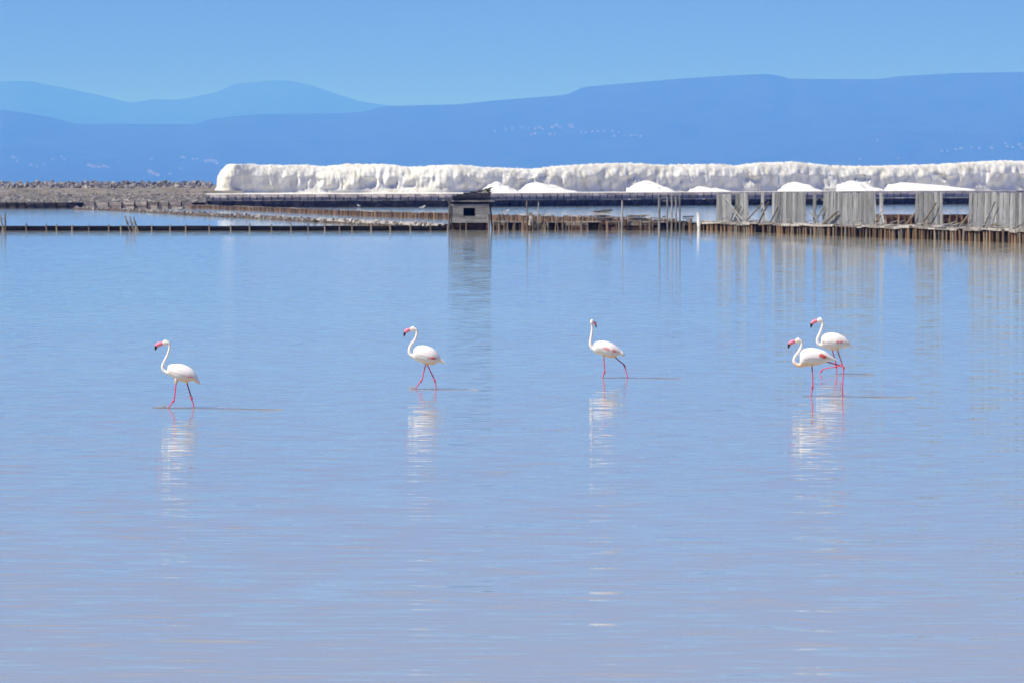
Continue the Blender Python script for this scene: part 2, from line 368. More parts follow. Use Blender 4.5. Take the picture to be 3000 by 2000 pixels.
# ---- plateau behind the far wall, and the rising stony shore beside it
W1 = [(-700, 1340), (600, 1364), (1310, 1429), (2100, 1667), (3000, 1935), (3900, 2150)]
def plate_z(px): return table([(0, 1.74), (600, 1.76), (1310, 1.81), (2100, 2.0), (3000, 2.3), (3900, 2.5)], px)
mb = MB(); cols_ = [560 + 60 * i for i in range(57)]
rows_ = [1.0, 30, 90, 200, 420, 760]
for r_ in rows_:
    for px in cols_:
        p_, T_, N_ = frame(W1, px)
        if r_ <= 1: q_ = p_ + N_ * 1.0
        else:
            D = table(W1, px) + r_; q_ = Vector(((px - CX) / FPX * D, D, 0))
        mb.v.append(Vector((q_.x, q_.y, plate_z(px) - .02 + (.12 * noise.noise(Vector((px * .05, r_ * .1, 0))) if r_ > 1 else 0) - (.0025 * max(0, r_ - 420)))))
n_ = len(cols_)
mb.f = [(j * n_ + i, j * n_ + i + 1, (j + 1) * n_ + i + 1, (j + 1) * n_ + i) for j in range(len(rows_) - 1) for i in range(n_ - 1)]
struct(mb.build('salt_plateau_ground', M['salt'], smooth_=True))

shore_tab = [(909, 1.04), (960, 1.06), (1100, 1.25), (1250, 1.55), (1364, 1.72), (1450, 1.95), (1550, 2.25), (1620, 2.75), (1665, 3.2), (1690, 3.9), (1715, 4.5), (1740, 4.2), (1800, 2.0), (1900, .5)]
def shore_z(px, D):
    g = noise.fractal(Vector((px * .02, D * .02, 1.0)), 1.0, 2.0, 3)
    return table(shore_tab, D) + .22 * g * smooth(912, 960, D)
mb = MB(); cols_ = [-800 + 14 * i for i in range(109)]; rows_ = [909, 918, 930, 950, 975, 1000, 1040, 1080, 1120, 1170, 1220, 1280, 1340, 1400, 1460, 1520, 1570, 1600, 1625, 1650, 1672, 1690, 1705, 1720, 1740, 1800, 1900]
for D in rows_:
    for px in cols_:
        e = smooth(628, 600, px) if D < 1500 else 1
        mb.v.append(Vector(((px - CX) / FPX * D, D, lerp(-.3, shore_z(px, D), e))))
n_ = len(cols_)
mb.f = [(j * n_ + i, j * n_ + i + 1, (j + 1) * n_ + i + 1, (j + 1) * n_ + i) for j in range(len(rows_) - 1) for i in range(n_ - 1)]
shore = struct(mb.build('stony_shore_ground', M['earth'], smooth_=True))

# rubble scattered on the shore: uncountable
mb = MB()
for i in range(2600):
    D = 915 + 420 * random.random() ** 1.3 if i % 8 else rnd(1330, 1640); px = rnd(-250, 606)
    r_ = rnd(.12, .34) * (1 if random.random() < .85 else 1.9)
    c = Vector(((px - CX) / FPX * D, D, shore_z(px, D) + r_ * .15))
    o = len(mb.v); k = 5
    a0 = rnd(0, 6)
    for (zz, rr) in ((-.5, 1), (.25, .85)):
        for j in range(k):
            a = a0 + j * 2 * math.pi / k; q = r_ * rr * rnd(.75, 1.2)
            mb.v.append(c + Vector((q * math.cos(a) * 1.3, q * math.sin(a), r_ * zz)))
    mb.v.append(c + Vector((0, 0, r_ * rnd(.5, .9))))
    mb.f += [(o + j, o + (j + 1) % k, o + k + (j + 1) % k, o + k + j) for j in range(k)] + [(o + k + j, o + k + (j + 1) % k, o + 2 * k) for j in range(k)]
rub = mb.build('shore_rubble', M['rubble'])
rub['kind'] = 'stuff'; rub['label'] = 'grey rubble strewn over the shore behind the dark panel wall'; rub['category'] = 'rubble'

# rock embankment: every boulder a part
emb = tag(empty('rock_embankment', (at(300, 545, 1700).x, 1700, 4.0)), 'long low embankment of tumbled grey boulders left of the salt heap', 'embankment')
rocks = [rock_mesh('boulder', M['rock'], 100 + i, 7, 5, .5, .8) for i in range(8)]
for i in range(296):
    row = i % 4
    px = -12 + (i // 4) * 8.6 + rnd(-4, 4)
    D = (1668, 1682, 1696, 1710)[row] + rnd(-4, 4)
    r_ = rnd(.5, .92) * (1.3 if random.random() < .18 else 1)
    z = (3.35, 3.95, 4.5, 4.95)[row] + rnd(-.25, .2)
    link('boulder', rocks[i % 8], emb, Vector(((px - CX) / FPX * D, D, z)), (rnd(0, 6), rnd(0, 6), rnd(0, 6)), (r_, r_, r_ * rnd(.7, 1.1)))

# ================================================================== SALT
heap_top = [(613, 483), (657, 485), (721, 481), (775, 485), (887, 484), (951, 488), (1015, 481), (1142, 483), (1206, 491), (1270, 485), (1350, 484), (1429, 491), (1556, 496), (1633, 487), (1728, 481),
            (1840, 478), (1936, 484), (2008, 483), (2114, 481), (2156, 486), (2219, 478), (2336, 475), (2429, 485), (2534, 488), (2637, 485), (2754, 482), (2859, 475), (2941, 471), (3000, 473), (3300, 478), (3700, 486)]
heap_D = [(613, 1585), (1310, 1660), (2100, 1830), (3000, 2040), (3700, 2200)]
def heap_base(px):
    D = table(heap_D, px); return Vector(((px - CX) / FPX * D, D, plate_z(px) - .15))
# plan outline: round the left end, then along the front
plan = []
b0 = heap_base(613); DX = heap_base(660) - heap_base(613)
RC = 9.0
for i in range(14):
    a = R(90) * i / 13
    plan.append((b0 + Vector((RC - RC * math.cos(a), RC - RC * math.sin(a) , 0)), Vector((math.cos(a), math.sin(a), 0)), 613))
plan = [(b0 + Vector((0, RC + 4 * k, 0)), Vector((1, 0, 0)), 613) for k in (4, 3, 2, 1)] + plan
px = 613 + RC / 1585 * FPX
while px < 3500:
    plan.append((heap_base(px), Vector((0, 1, 0)), px)); px += 4.0
for _ in range(60):      # round the corner where the end meets the front
    q_ = list(plan)
    for i in range(3, 60):
        q_[i] = ((plan[i - 1][0] + plan[i][0] * 2 + plan[i + 1][0]) / 4, ((plan[i - 1][1] + plan[i][1] * 2 + plan[i + 1][1]) / 4).normalized(), plan[i][2])
    plan = q_
prof = [(0, 0), (.6, .03), (1.2, .065), (1.75, .105), (2.2, .15), (2.45, .195), (2.55, .24), (2.6, .285), (2.65, .33), (2.7, .375), (2.75, .42), (2.8, .465), (2.9, .51), (3.1, .555), (3.6, .60), (4.4, .645), (5.1, .69), (5.8, .735), (6.6, .78), (7.5, .825), (8.4, .87), (9.4, .91), (10.5, .95), (11.6, .98), (12.8, 1.0), (14.5, 1.0)]
mb = MB(); n_ = len(prof) + 2
s_acc = 0; prev = None
for (b, nrm, px) in plan:
    if prev is not None: s_acc += (b - prev).length
    prev = b
    D = b.y
    ztop = at(px, table(heap_top, px), b.y + 11.5).z
    H = ztop - b.z
    u = s_acc + 47; es = lerp(.40, 1.0, smooth(30, 75, s_acc))   # the end slope is steeper than the front
    n1 = noise.noise(Vector((u * .03, 0, 5)))             # slow bays and buttresses
    n2 = noise.noise(Vector((u * .10, 3, 1)))
    tal = max(0, noise.noise(Vector((u * .045, 8, 2))) + .1) * 1.4 + .3 * max(0, noise.noise(Vector((u * .22, 1, 2)))) + .1
    lip = .58 + .30 * noise.noise(Vector((u * .07, 4, 4))) + .07 * noise.noise(Vector((u * .35, 4, 9)))
    und = max(0, .45 + 2.2 * noise.noise(Vector((u * .045, 14, 4))))
    for k, (q, t) in enumerate(prof):
        fl = noise.noise(Vector((u * .42, t * .8, 0))) + .6 * noise.noise(Vector((u * .95, t * 1.6, 7)))
        diag = noise.noise(Vector((u * .16 - t * 2.0, t * 1.1, 3)))
        face = smooth(.08, .3, t) * smooth(1.0, .66, t)
        inn = q + face * (fl * .4 + diag * 1.7 + n1 * 2.6 + n2 * 1.0 + 1.5 * (.25 - abs(noise.noise(Vector((u * .5 - t * .8, t * .5, 21))))) + .9 * (.25 - abs(noise.noise(Vector((u * 1.1 + t * .6, t * .8, 31)))))) + n1 * .4
        # hollows under the crown, and the fans of fallen salt at the foot
        inn += 1.5 * und * smooth(lip - .34, lip - .05, t) * smooth(lip + .03, lip - .04, t)
        if t < .62: inn -= tal * 1.7 * smooth(.62, .1, t) * smooth(0, .1, t)
        z = t * H
        if t > .6: z += (.38 * noise.noise(Vector((u * .4, q * .5, 2))) + .16 * noise.noise(Vector((u * 1.3, q * 1.2, 6)))) * smooth(.6, .95, t)
        p = b + nrm * (inn * es); p.z = b.z + z
        mb.v.append(p)
    bk = Vector((max(b.x, b0.x + 15), max(table(heap_D, px) + 30, b0.y + 30), b.z + H * .9)) if nrm.y > .5 else Vector((b0.x + 15, b0.y + 30, b.z + H * .9))
    mb.v.append(bk); bk2 = bk.copy(); bk2.y += 8; bk2.z = b.z - .2; mb.v.append(bk2)
for i in range(len(plan) - 1):
    for k in range(n_ - 1):
        a = i * n_ + k; mb.f.append((a, a + n_, a + n_ + 1, a + 1))
heap = mb.build('salt_heap', M['salt'], loc=heap_base(1500), smooth_=True)
tag(heap, 'long steep-faced ridge of heaped white sea salt under the blue hills', 'salt heap')

def mound(px0, pxp, px1, yt, seed, label):
    """a cone of freshly tipped salt at the foot of the heap"""
    D = table(heap_D, pxp) - 7.0; b = at(pxp, 560, D); b.z = plate_z(pxp) - .1
    H = at(pxp, yt, D).z - b.z
    rl, rr_ = (pxp - px0) / FPX * D, (px1 - pxp) / FPX * D
    mb = MB(); NR, NA = 12, 56
    for i in range(NR + 1):
        t = i / NR
        for j in range(NA):
            a = 2 * math.pi * j / NA
            rx = rl if math.cos(a) < 0 else rr_
            ry = min(6.5, H * 1.6 + 1.5)
            w = 1 + .22 * noise.noise(Vector((math.cos(a) * 2.2, math.sin(a) * 2.2, seed)))
            rad = (1 - t) * w
            zz = H * (t ** .93 if t < .9 else (.9 ** .93 + (t - .9) * .35 / .9))
            zz += .30 * H * noise.noise(Vector((math.cos(a) * 3 * rad + seed, math.sin(a) * 3 * rad, t * 2))) * math.sin(math.pi * t)
            mb.v.append(b + Vector((rx * rad * math.cos(a), ry * rad * math.sin(a), zz)))
    for i in range(NR):
        for j in range(NA):
            q = (j + 1) % NA; mb.f.append((i * NA + j, i * NA + q, (i + 1) * NA + q, (i + 1) * NA + j))
    mb.f.append(tuple(NR * NA + j for j in range(NA)))
    tag(mb.build('salt_mound', M['fresh_salt'], loc=b, smooth_=True), label, 'salt mound')
mound(1400, 1455, 1525, 531, 1.0, 'bright white mound of loose salt just behind the roof of the wooden hut')
mound(1490, 1572, 1690, 533, 2.0, 'broad low white salt mound between the hut mound and the pointed salt cone')
mound(1795, 1888, 1975, 528, 3.0, 'pointed white salt cone standing alone before the heap, behind the tall thin posts')
mound(2010, 2050, 2150, 546, 4.0, 'small flat salt mound behind the first narrow plank screen')
mound(2265, 2325, 2420, 532, 5.0, 'white salt mound rising behind the middle plank screen')
mound(2400, 2500, 2590, 528, 6.0, 'large white salt mound behind the widest plank screen')
mound(2560, 2640, 2860, 534, 7.0, 'long white salt mound behind the gap between the wide and the single narrow screen')

# ================================================================== FAR WALLS
def path_pts(tab, px0, px1, step, jit=0.0):
    px = px0; out_ = []
    while px <= px1:
        D = table(tab, px); out_.append((px, Vector(((px - CX) / FPX * D, D, 0)))); px += step * (1 + rnd(-jit, jit))
    return out_
def panel_wall(name, tab, px0, px1, step, top, label, mpanel, mpost, cap=None, group=None, jit=.15, postr=.12, over=.1, batter=0.0):
    """posts in the water with board panels between them; every post and panel is a part"""
    pts = path_pts(tab, px0, px1, step, jit)
    t = empty(name, pts[len(pts) // 2][1]); tag(t, label, 'wall')
    for (pa, a), (pb, b) in zip(pts, pts[1:]):
        za, zb = top(pa) + rnd(-.04, .02), top(pb) + rnd(-.04, .02)
        lean = rnd(0, .12)
        Na, Nb = frame(tab, pa)[2], frame(tab, pb)[2]; U = Vector((0, 0, 1))
        # upper and lower board of a panel, the lower one set back
        mid = rnd(.42, .58); ins = (b - a).normalized() * .03
        for lo, hi, off in ((-.4, mid * za - .02, .10), (mid * za, za, .0)):
            up = hi == za; bo = off + (batter if up else 0)
            mbx = MB()
            p = [a + ins + Na * (off + lean) + U * lo, b - ins + Nb * (off + lean) + U * lo, b - ins + Nb * (bo + rnd(-.03, .03)) + U * (min(hi, zb) if up else hi), a + ins + Na * bo + U * hi]
            mbx.v = p + [q + Na * .08 for q in p]; mbx.f = [(0, 1, 2, 3), (7, 6, 5, 4), (0, 4, 5, 1), (1, 5, 6, 2), (2, 6, 7, 3), (3, 7, 4, 0)]
            part(mbx, 'panel', mpanel, t)
        r_ = postr * rnd(.8, 1.25)
        part(MB().tube([a + Na * -.14 + Vector((rnd(-.1, .1), 0, -.5)), a + Na * -.12 + Vector((rnd(-.08, .08), 0, za + rnd(-.1, over)))], [r_, r_ * .85], 6), 'post', mpost, t)
        if cap and random.random() < .9:
            part(MB().bar(a + Na * .25 + U * (za + .06 + rnd(-.02, .03)), b + Nb * .25 + U * (zb + .06 + rnd(-.02, .03)), .6, .12, .1), 'capping_plank', cap, t)
    mbx = MB()
    for (pa, a), (pb, b) in zip(pts, pts[1:]):
        Na, Nb = frame(tab, pa)[2], frame(tab, pb)[2]
        mbx.bar(a + Na * (.75 + batter) + U * (top(pa) * .5 - .25), b + Nb * (.75 + batter) + U * (top(pb) * .5 - .25), 1.0, top(pa) - .05 + .5)
    part(mbx, 'core', M['tar_wood'], t)
    return t
W2 = [(590, 950), (1310, 968), (2100, 1053), (3000, 1132), (3900, 1250)]
def w1_top(px): return plate_z(px)
def w2_top(px): return table([(600, 1.17), (1310, 1.22), (2100, 1.27), (3000, 1.3)], px)
panel_wall('retaining_wall', W1, 470, 3060, 21.5, w1_top, 'grey panelled retaining wall with dark posts along the foot of the salt heap', M['far_panel'], M['tar_wood'], None, over=-.75, batter=.9)
panel_wall('timber_wall', W2, 592, 3060, 31, w2_top, 'dark low timber wall with pale capping in front of the retaining wall', M['far_board'], M['tar_wood'], M['pale_wood'])
panel_wall('shore_panel_wall', [(-300, 905), (240, 905)], -40, 240, 29, lambda px: 1.06, 'black panelled wall under the rubble shore, past the two tied stakes', M['far_board'], M['tar_wood'], None)
panel_wall('concrete_panel_wall', [(240, 905), (600, 906)], 244, 596, 36, lambda px: 1.16, 'grey panelled wall with dark gaps joining the black shore wall', M['far_panel'], M['tar_wood'], None, over=0)

# ================================================================== DIAGONAL BANK (low stone bank)
B_tab = [(225, 868), (319, 833), (600, 682), (871, 583), (1078, 526), (1315, 476)]
def bank_mesh(tab, px0, px1, w, h, m, name, parent, step=6, shift=0.0):
    mb = MB(); pts = path_pts(tab, px0, px1, step)
    pr = [(-w / 2, -.35), (-w * .42, h * .45), (-w * .22, h * .9), (w * .2, h), (w * .4, h * .6), (w / 2, -.35)]
    for i, (px, p) in enumerate(pts):
        q = pts[min(i + 1, len(pts) - 1)][1] - pts[max(i - 1, 0)][1]; nrm = Vector((-q.y, q.x, 0)).normalized()
        if nrm.y < 0: nrm = -nrm
        for k, (o, z) in enumerate(pr):
            e = noise.noise(Vector((p.x * .8 + k * 3, p.y * .4, 2)))
            mb.v.append(p + nrm * (o + shift + .25 * e) + Vector((0, 0, z + (.14 * h * e if 0 < k < 5 else 0))))
    k = len(pr)
    for i in range(len(pts) - 1):
        for j in range(k - 1): mb.f.append((i * k + j, (i + 1) * k + j, (i + 1) * k + j + 1, i * k + j + 1))
    return part(mb, name, m, parent)
bk = empty('stone_bank', at(800, 640, 610)); bk.location.z = 0
tag(bk, 'low crooked bank of brown stones with whitish crust running out to the hut', 'bank')
bank_mesh(B_tab, 225, 1312, 1.6, .40, M['bank'], 'bank_core', bk)
stones = [rock_mesh('stone', M['rubble'], 300 + i, 6, 4, .4, .7) for i in range(6)]
for px, p in path_pts(B_tab, 228, 1310, 3.75, .4):
    _, T_, N_ = frame(B_tab, px)
    r_ = rnd(.16, .30) * (1.4 if random.random() < .12 else 1)
    link('stone', stones[random.randrange(6)], bk, p + N_ * rnd(-.85, -.1) + T_ * rnd(-.4, .4) + Vector((0, 0, rnd(.05, .42))), (rnd(0, 6), rnd(0, 6), rnd(0, 6)), (r_, r_, r_))
mb = MB()   # pale salt crust along the crown near the hut
pts = path_pts(B_tab, 930, 1306, 5)
for i, (px, p) in enumerate(pts):
    h_ = .40 + .14 * noise.noise(Vector((px * .06, 1, 1)))
    _, T_, N_ = frame(B_tab, px); wv = .25 * noise.noise(Vector((px * .09, 5, 1)))
    for o, z in ((-.72, .2), (-.55 + wv, h_), (.3, h_ + .06), (.7, .2)): mb.v.append(p + N_ * o + Vector((0, 0, z + rnd(-.03, .03))))
for i in range(len(pts) - 1):
    for j in range(3): mb.f.append((i * 4 + j, (i + 1) * 4 + j, (i + 1) * 4 + j + 1, i * 4 + j + 1))
part(mb, 'salt_crust', M['pale_wood'], bk)

# ================================================================== STAKE ROW (second diagonal)
C_tab = [(480, 925), (600, 895), (871, 759), (1087, 667), (1310, 625), (1440, 598), (1800, 527), (1990, 497)]
sr = empty('stake_row_dyke', (table(C_tab, 1200) * -300 / FPX, table(C_tab, 1200), 0))
tag(sr, 'dyke faced with a close row of brown round stakes passing behind the hut', 'dyke')
def c_top(px): return table([(600, .62), (1310, .70), (1440, .74), (1990, .80)], px)
stake_m = [MB().tube([(0, 0, -.4), (.01, 0, .3), (0, .01, 1.0)], [1.05, 1.0, .9], 7).mesh('stake', M['stake_wood']) for _ in range(2)]
def stake(parent, p, r_, h_, mesh=None, lean=.04):
    o = link('stake', mesh or stake_m[random.randrange(2)], parent, p, (rnd(-lean, lean), rnd(-lean, lean), rnd(0, 6)), (r_, r_, h_))
    return o
px = 486
while px < 1985:
    D = table(C_tab, px)
    if not (1322 < px < 1432):
        p_, T_, N_ = frame(C_tab, px)
        stake(sr, p_ + N_ * (-.05 + rnd(-.06, .06)), rnd(.07, .12), c_top(px) * rnd(.84, 1.08))
    px += 5.2 * rnd(.8, 1.25) * (600 / D) ** .5
bank_mesh(C_tab, 486, 1985, 1.1, .60, M['bank'], 'core', sr, 8, .75)
px = 486; 
while px < 1985:   # pale loose boards on the crown
    D = table(C_tab, px); L_ = rnd(12, 34); D2 = table(C_tab, px + L_)
    z = c_top(px) - .02
    if random.random() < .8 and not (1300 < px < 1432):
        (pa, T_, N_), (pb, T2, N2) = frame(C_tab, px), frame(C_tab, px + L_)
        part(MB().bar(pa + N_ * .35 + Vector((0, 0, z + rnd(-.05, .06))), pb + N2 * .35 + Vector((0, 0, z + rnd(-.05, .06))), .3, .1, .05), 'plank', M['pale_wood'] if random.random() < .35 else M['post_wood'], sr)
    px += L_ * .95

# ================================================================== NEAR DYKE, LEFT HALF (black boards and posts)
ND = 457.0
nd = tag(empty('board_dyke', (at(650, 676, ND).x, ND, 0)), 'long straight black board dyke with short posts running from the hut across the pan', 'dyke')
posts = [-48, 8, 78, 137, 167, 212, 261, 319, 355, 398, 445, 499, 545, 614, 677, 732, 796, 853, 903, 952, 995, 1032, 1088, 1144, 1203, 1262, 1312]
def nx_(px, D=ND): return (px - CX) / FPX * D
for a, b in zip(posts, posts[1:]):
    for lo, hi, off in ((-.45, .16, .05), (.172, .43 + rnd(-.015, .015), 0.0)):
        part(MB().box((nx_((a + b) / 2), ND + off, (lo + hi) / 2), (nx_(b) - nx_(a) - .02, .07, hi - lo), Matrix.Rotation(rnd(-.004, .004), 3, 'Y')), 'board', M['tar_wood'], nd)
for px in posts:
    h_ = .50 + rnd(-.02, .16)
    stake(nd, Vector((nx_(px), ND - .15, 0)), rnd(.06, .085), h_, bpy.data.meshes.get('dyke_post') or MB().tube([(0, 0, -.6), (0, 0, .5), (.01, 0, 1.0)], [1.05, 1.0, .92], 7).mesh('dyke_post', M['post_wood']), .05).name = 'post'
part(MB().box((nx_(630), ND + .75, 0.0), (nx_(1312) - nx_(-48), 1.2, .80)), 'core', M['tar_wood'], nd)

# leaning stakes standing in the pan
def lone_stakes(segs, label, rail=None, group=None, r0=.075, mm='post_wood', cat='stakes'):
    """segs: (x_foot, y_foot, x_top, y_top) in the photograph"""
    p0 = ground(segs[0][0], segs[0][1]); t = tag(empty('tied_stakes', p0), label, cat, group)
    for (x0, y0, x1, y1) in segs:
        a = ground(x0, y0); b = at(x1, y1, a.y + rnd(-.05, .05)); d = (b - a)
        part(MB().tube([a - d.normalized() * .6, a + d * .5, b], [r0 * 1.05, r0, r0 * .85], 7), 'stake', M[mm], t)
    if rail:
        D = p0.y - .1
        part(MB().bar(at(rail[0], rail[1], D), at(rail[2], rail[3], D), .07, .07), 'rail', M[mm], t)
    return t
lone_stakes([(10, 678, 1, 630), (16, 678.5, 15, 625)], 'two dark stakes tied by a short rail at the end of the black board dyke', (4, 642, 17, 641))
lone_stakes([(381, 677.5, 366, 633), (392, 677.5, 380, 635), (404, 677.5, 391, 637)], 'three slanting grey stakes tied by a rail against the black board dyke', (368, 650, 396, 655))

# ================================================================== HUT
HD = 463.0
hut = tag(empty('wooden_hut', (at(1377, 674, HD).x, HD, 0)), 'small weathered plank hut on piles with a ragged dark roof and a black window hole', 'hut')
def hx(c): return (1280 + c / 8.255 - CX) / FPX * HD
def hz(c): return (1190 - c) / 8.255 / FPX * HD
x0, x1 = hx(335), hx(1268)
HDEP = 3.0
# front wall: horizontal planks, interrupted by the window hole
zlv = [1012, 962, 915, 862, 800, 742, 690, 655, 605, 562]
for i, (c0, c1) in enumerate(zip(zlv, zlv[1:])):
    za, zb = hz(c0) + .006, hz(c1) - .006
    spans = [(x0, x1)]
    if c0 <= 870 and c1 >= 650: spans = [(x0, hx(642) + rnd(-.04, .03)), (hx(925) + rnd(-.03, .05), x1)]
    for (a, b) in spans:
        part(MB().box(((a + b) / 2, HD + rnd(-.012, .012), (za + zb) / 2), (b - a + rnd(-.02, .03), .045, zb - za), Matrix.Rotation(rnd(-.005, .005), 3, 'Y')), 'plank', M['plank_wall'], hut)
fr = MB()
part(MB().box(((hx(642) + hx(925)) / 2, HD + .05, hz(858)), (hx(945) - hx(622), .05, .07)), 'window_sill', M['plank_wall'], hut)
# side and back walls
for xs_, nm in ((x0 + .03, 'side_wall'), (x1 - .03, 'side_wall')):
    for i in range(8):
        za = hz(1012) + i * (hz(500) - hz(1012)) / 8
        part(MB().box((xs_, HD + .06 + HDEP / 2, za + .12), (.05, HDEP - .06, .232)), 'side_plank', M['roof_wood'] if xs_ > 0 - 99 and xs_ == x1 - .03 else M['plank_wall'], hut)
part(MB().box(((x0 + x1) / 2, HD + HDEP + .06, (hz(1012) + hz(420)) / 2), (x1 - x0, .06, hz(420) - hz(1012))), 'back_wall', M['roof_wood'], hut)
part(MB().box(((x0 + x1) / 2, HD + HDEP / 2 + .05, hz(1018)), (x1 - x0 - .14, HDEP - .1, .1)), 'floor', M['tar_wood'], hut)
# upper band: dark recess, pale beam that sticks out, grey-black boards above it
part(MB().box(((x0 + x1) / 2, HD + .07, (hz(560) + hz(500)) / 2), (x1 - x0, .05, hz(500) - hz(560))), 'lintel', M['tar_wood'], hut)
part(MB().bar((hx(350), HD - .10, hz(488)), (hx(1392), HD - .10, hz(490)), .10, hz(470) - hz(505)), 'beam', M['plank_wall'], hut)
tops = [(370, 362), (700, 290), (1100, 225), (1350, 150)]
for i, (c0, c1) in enumerate(((468, 432), (430, 396), (394, 356), (354, 318), (316, 284), (282, 250), (248, 214), (212, 182))):
    a = hx((372, 378, 386, 470, 640, 800, 985, 1140)[i]); b = hx((1290, 1300, 1285, 1295, 1300, 1290, 1305, 1300)[i] + rnd(-8, 8))
    tl = rnd(.0, .012)
    part(MB().box(((a + b) / 2, HD - .02 + (i % 3) * .02, (hz(c0) + hz(c1)) / 2), (b - a, .05, hz(c1) - hz(c0) - .012), Matrix.Rotation(-tl, 3, 'Y')), 'gable_board', M['roof_wood'], hut)
# roof: ragged planks lapped in layers, rising to the right and warped
def roof_z(c): return hz(table(tops, c))
for j in range(7):
    yy = HD - .32 + j * (HDEP + .75) / 7
    for k in range(2):
        c0 = rnd(345, 385) if k == 0 else rnd(700, 900)
        c1 = rnd(880, 1050) if k == 0 else rnd(1275, 1372)
        mid = (c0 + c1) / 2
        off = .035 * k - .03 + rnd(-.015, .02)
        mbx = MB()
        for s_ in range(5):
            c = lerp(c0, c1, s_ / 4)
            z = roof_z(c) - .04 + off + (rnd(-.07, .10) if s_ == 4 and k == 1 else 0)
            for dy in (0, .56):
                for dz in (-.055, 0): mbx.v.append(Vector((hx(c), yy + dy, z + dz + rnd(-.008, .008))))
        for s_ in range(4):
            o = s_ * 4
            for q in ((0, 1, 5, 4), (3, 2, 6, 7), (2, 0, 4, 6), (1, 3, 7, 5)): mbx.f.append(tuple(o + i for i in q))
        mbx.f += [(0, 2, 3, 1), (16, 17, 19, 18)]
        part(mbx, 'roof_plank', M['roof_wood'], hut)
for k in range(6):   # splintered ends on the high side
    c = rnd(1180, 1260); z = roof_z(c) - rnd(.02, .4)
    part(MB().bar((hx(c), HD - .12 + k * .12, z), (hx(rnd(1320, 1375)), HD - .12 + k * .12 + rnd(-.1, .1), z + rnd(.02, .14)), .1, .035, .04), 'splintered_board', M['roof_wood'], hut)
# piles
def pile(c0, c1, ca, cb, yy, r_, m): part(MB().tube([(hx(c0), yy, -.6), (hx((c0 + c1) / 2), yy, hz((ca + cb) / 2)), (hx(c1), yy, hz(cb))], [r_, r_, r_ * .9], 8), 'pile', m, hut)
pile(284, 312, 1190, 560, HD - .10, .085, M['post_wood'])
pile(1268, 1232, 1190, 800, HD - .10, .085, M['post_wood'])
pile(565, 565, 1190, 1020, HD - .02, .05, M['stake_wood'])
pile(705, 712, 1190, 985, HD - .07, .06, M['post_wood'])
pile(1215, 1215, 1190, 1015, HD + .06, .07, M['rusty_board'])
for c in (320, 790, 1260): pile(c, c, 1190, 1020, HD + HDEP, .08, M['tar_wood'])
part(MB().bar((hx(1345), HD + .1, -.3), (hx(1285), HD + .1, hz(560)), .14, .14), 'brace', M['tar_wood'], hut)
part(MB().bar((hx(262), HD + .3, hz(425)), (hx(335), HD + .3, hz(600)), .2, .24), 'brace', M['roof_wood'], hut)
part(MB().box(((x0 + x1) / 2, HD + .45, hz(1105)), (x1 - x0 - .12, .1, hz(1030) - hz(1260))), 'skirt_board', M['rusty_board'], hut)

# ================================================================== NEAR DYKE, MIDDLE (patched boards)
MD = 460.0
grey_stake = MB().tube([(0, 0, -.4), (.01, 0, .3), (0, .01, 1.0)], [1.05, 1.0, .9], 7).mesh('grey_stake', M['post_wood'])
md = tag(empty('patched_dyke', (at(1740, 675, MD).x, MD, 0)), 'patched dyke of red-brown boards and crooked posts between the hut and the plank screens', 'dyke')
def mxx(px, D=MD): return (px - CX) / FPX * D
mp = [1446, 1462, 1480, 1508, 1530, 1552, 1566, 1588, 1606, 1648, 1668, 1702, 1722, 1760, 1778, 1814, 1836, 1876, 1902, 1930, 1966, 2000, 2020, 2044]
for i, (a, b) in enumerate(zip(mp, mp[1:])):
    hole = i in (2, 3, 8, 12, 19, 20)
    for lo, hi, off in ((-.45, rnd(.28, .42), .05), (rnd(.42, .46), rnd(.66, .74), .0)):
        if hole and lo > 0: continue
        part(MB().box((mxx((a + b) / 2), MD + off + rnd(-.02, .02), (lo + hi) / 2), (mxx(b) - mxx(a) - .03, .06, hi - lo), Matrix.Rotation(rnd(-.02, .02), 3, 'Y')), 'board', (M['post_wood'] if (lo > 0 and random.random() < .6) else M['rusty_board']) if not hole else M['tar_wood'], md)
    if random.random() < .8:
        part(MB().bar((mxx(a - 3), MD + .05 + rnd(0, .3), .76 + rnd(-.03, .04)), (mxx(b + 3), MD + .05 + rnd(0, .3), .76 + rnd(-.03, .05)), .5, .07, .08), 'deck_plank', M['pale_wood'], md)
for px in mp:
    o = stake(md, Vector((mxx(px), MD - .16 + rnd(-.04, .04), 0)), rnd(.05, .09), rnd(.62, .95), grey_stake if random.random() < .6 else None, .07); o.name = 'post'
for px in [1530 + rnd(0, 75) for _ in range(26)] + [1448 + rnd(0, 80) for _ in range(9)] + [1950 + rnd(0, 90) for _ in range(9)] + [1600 + rnd(0, 340) for _ in range(16)]:   # thicket of thin stakes
    stake(md, Vector((mxx(px), MD - rnd(.1, .9), 0)), rnd(.03, .055), rnd(.45, 1.15), grey_stake if random.random() < .6 else None, .12)
part(MB().box((mxx(1742), MD + .9, .05), (mxx(2044) - mxx(1440), 1.5, 1.28)), 'core', M['tar_wood'], md)

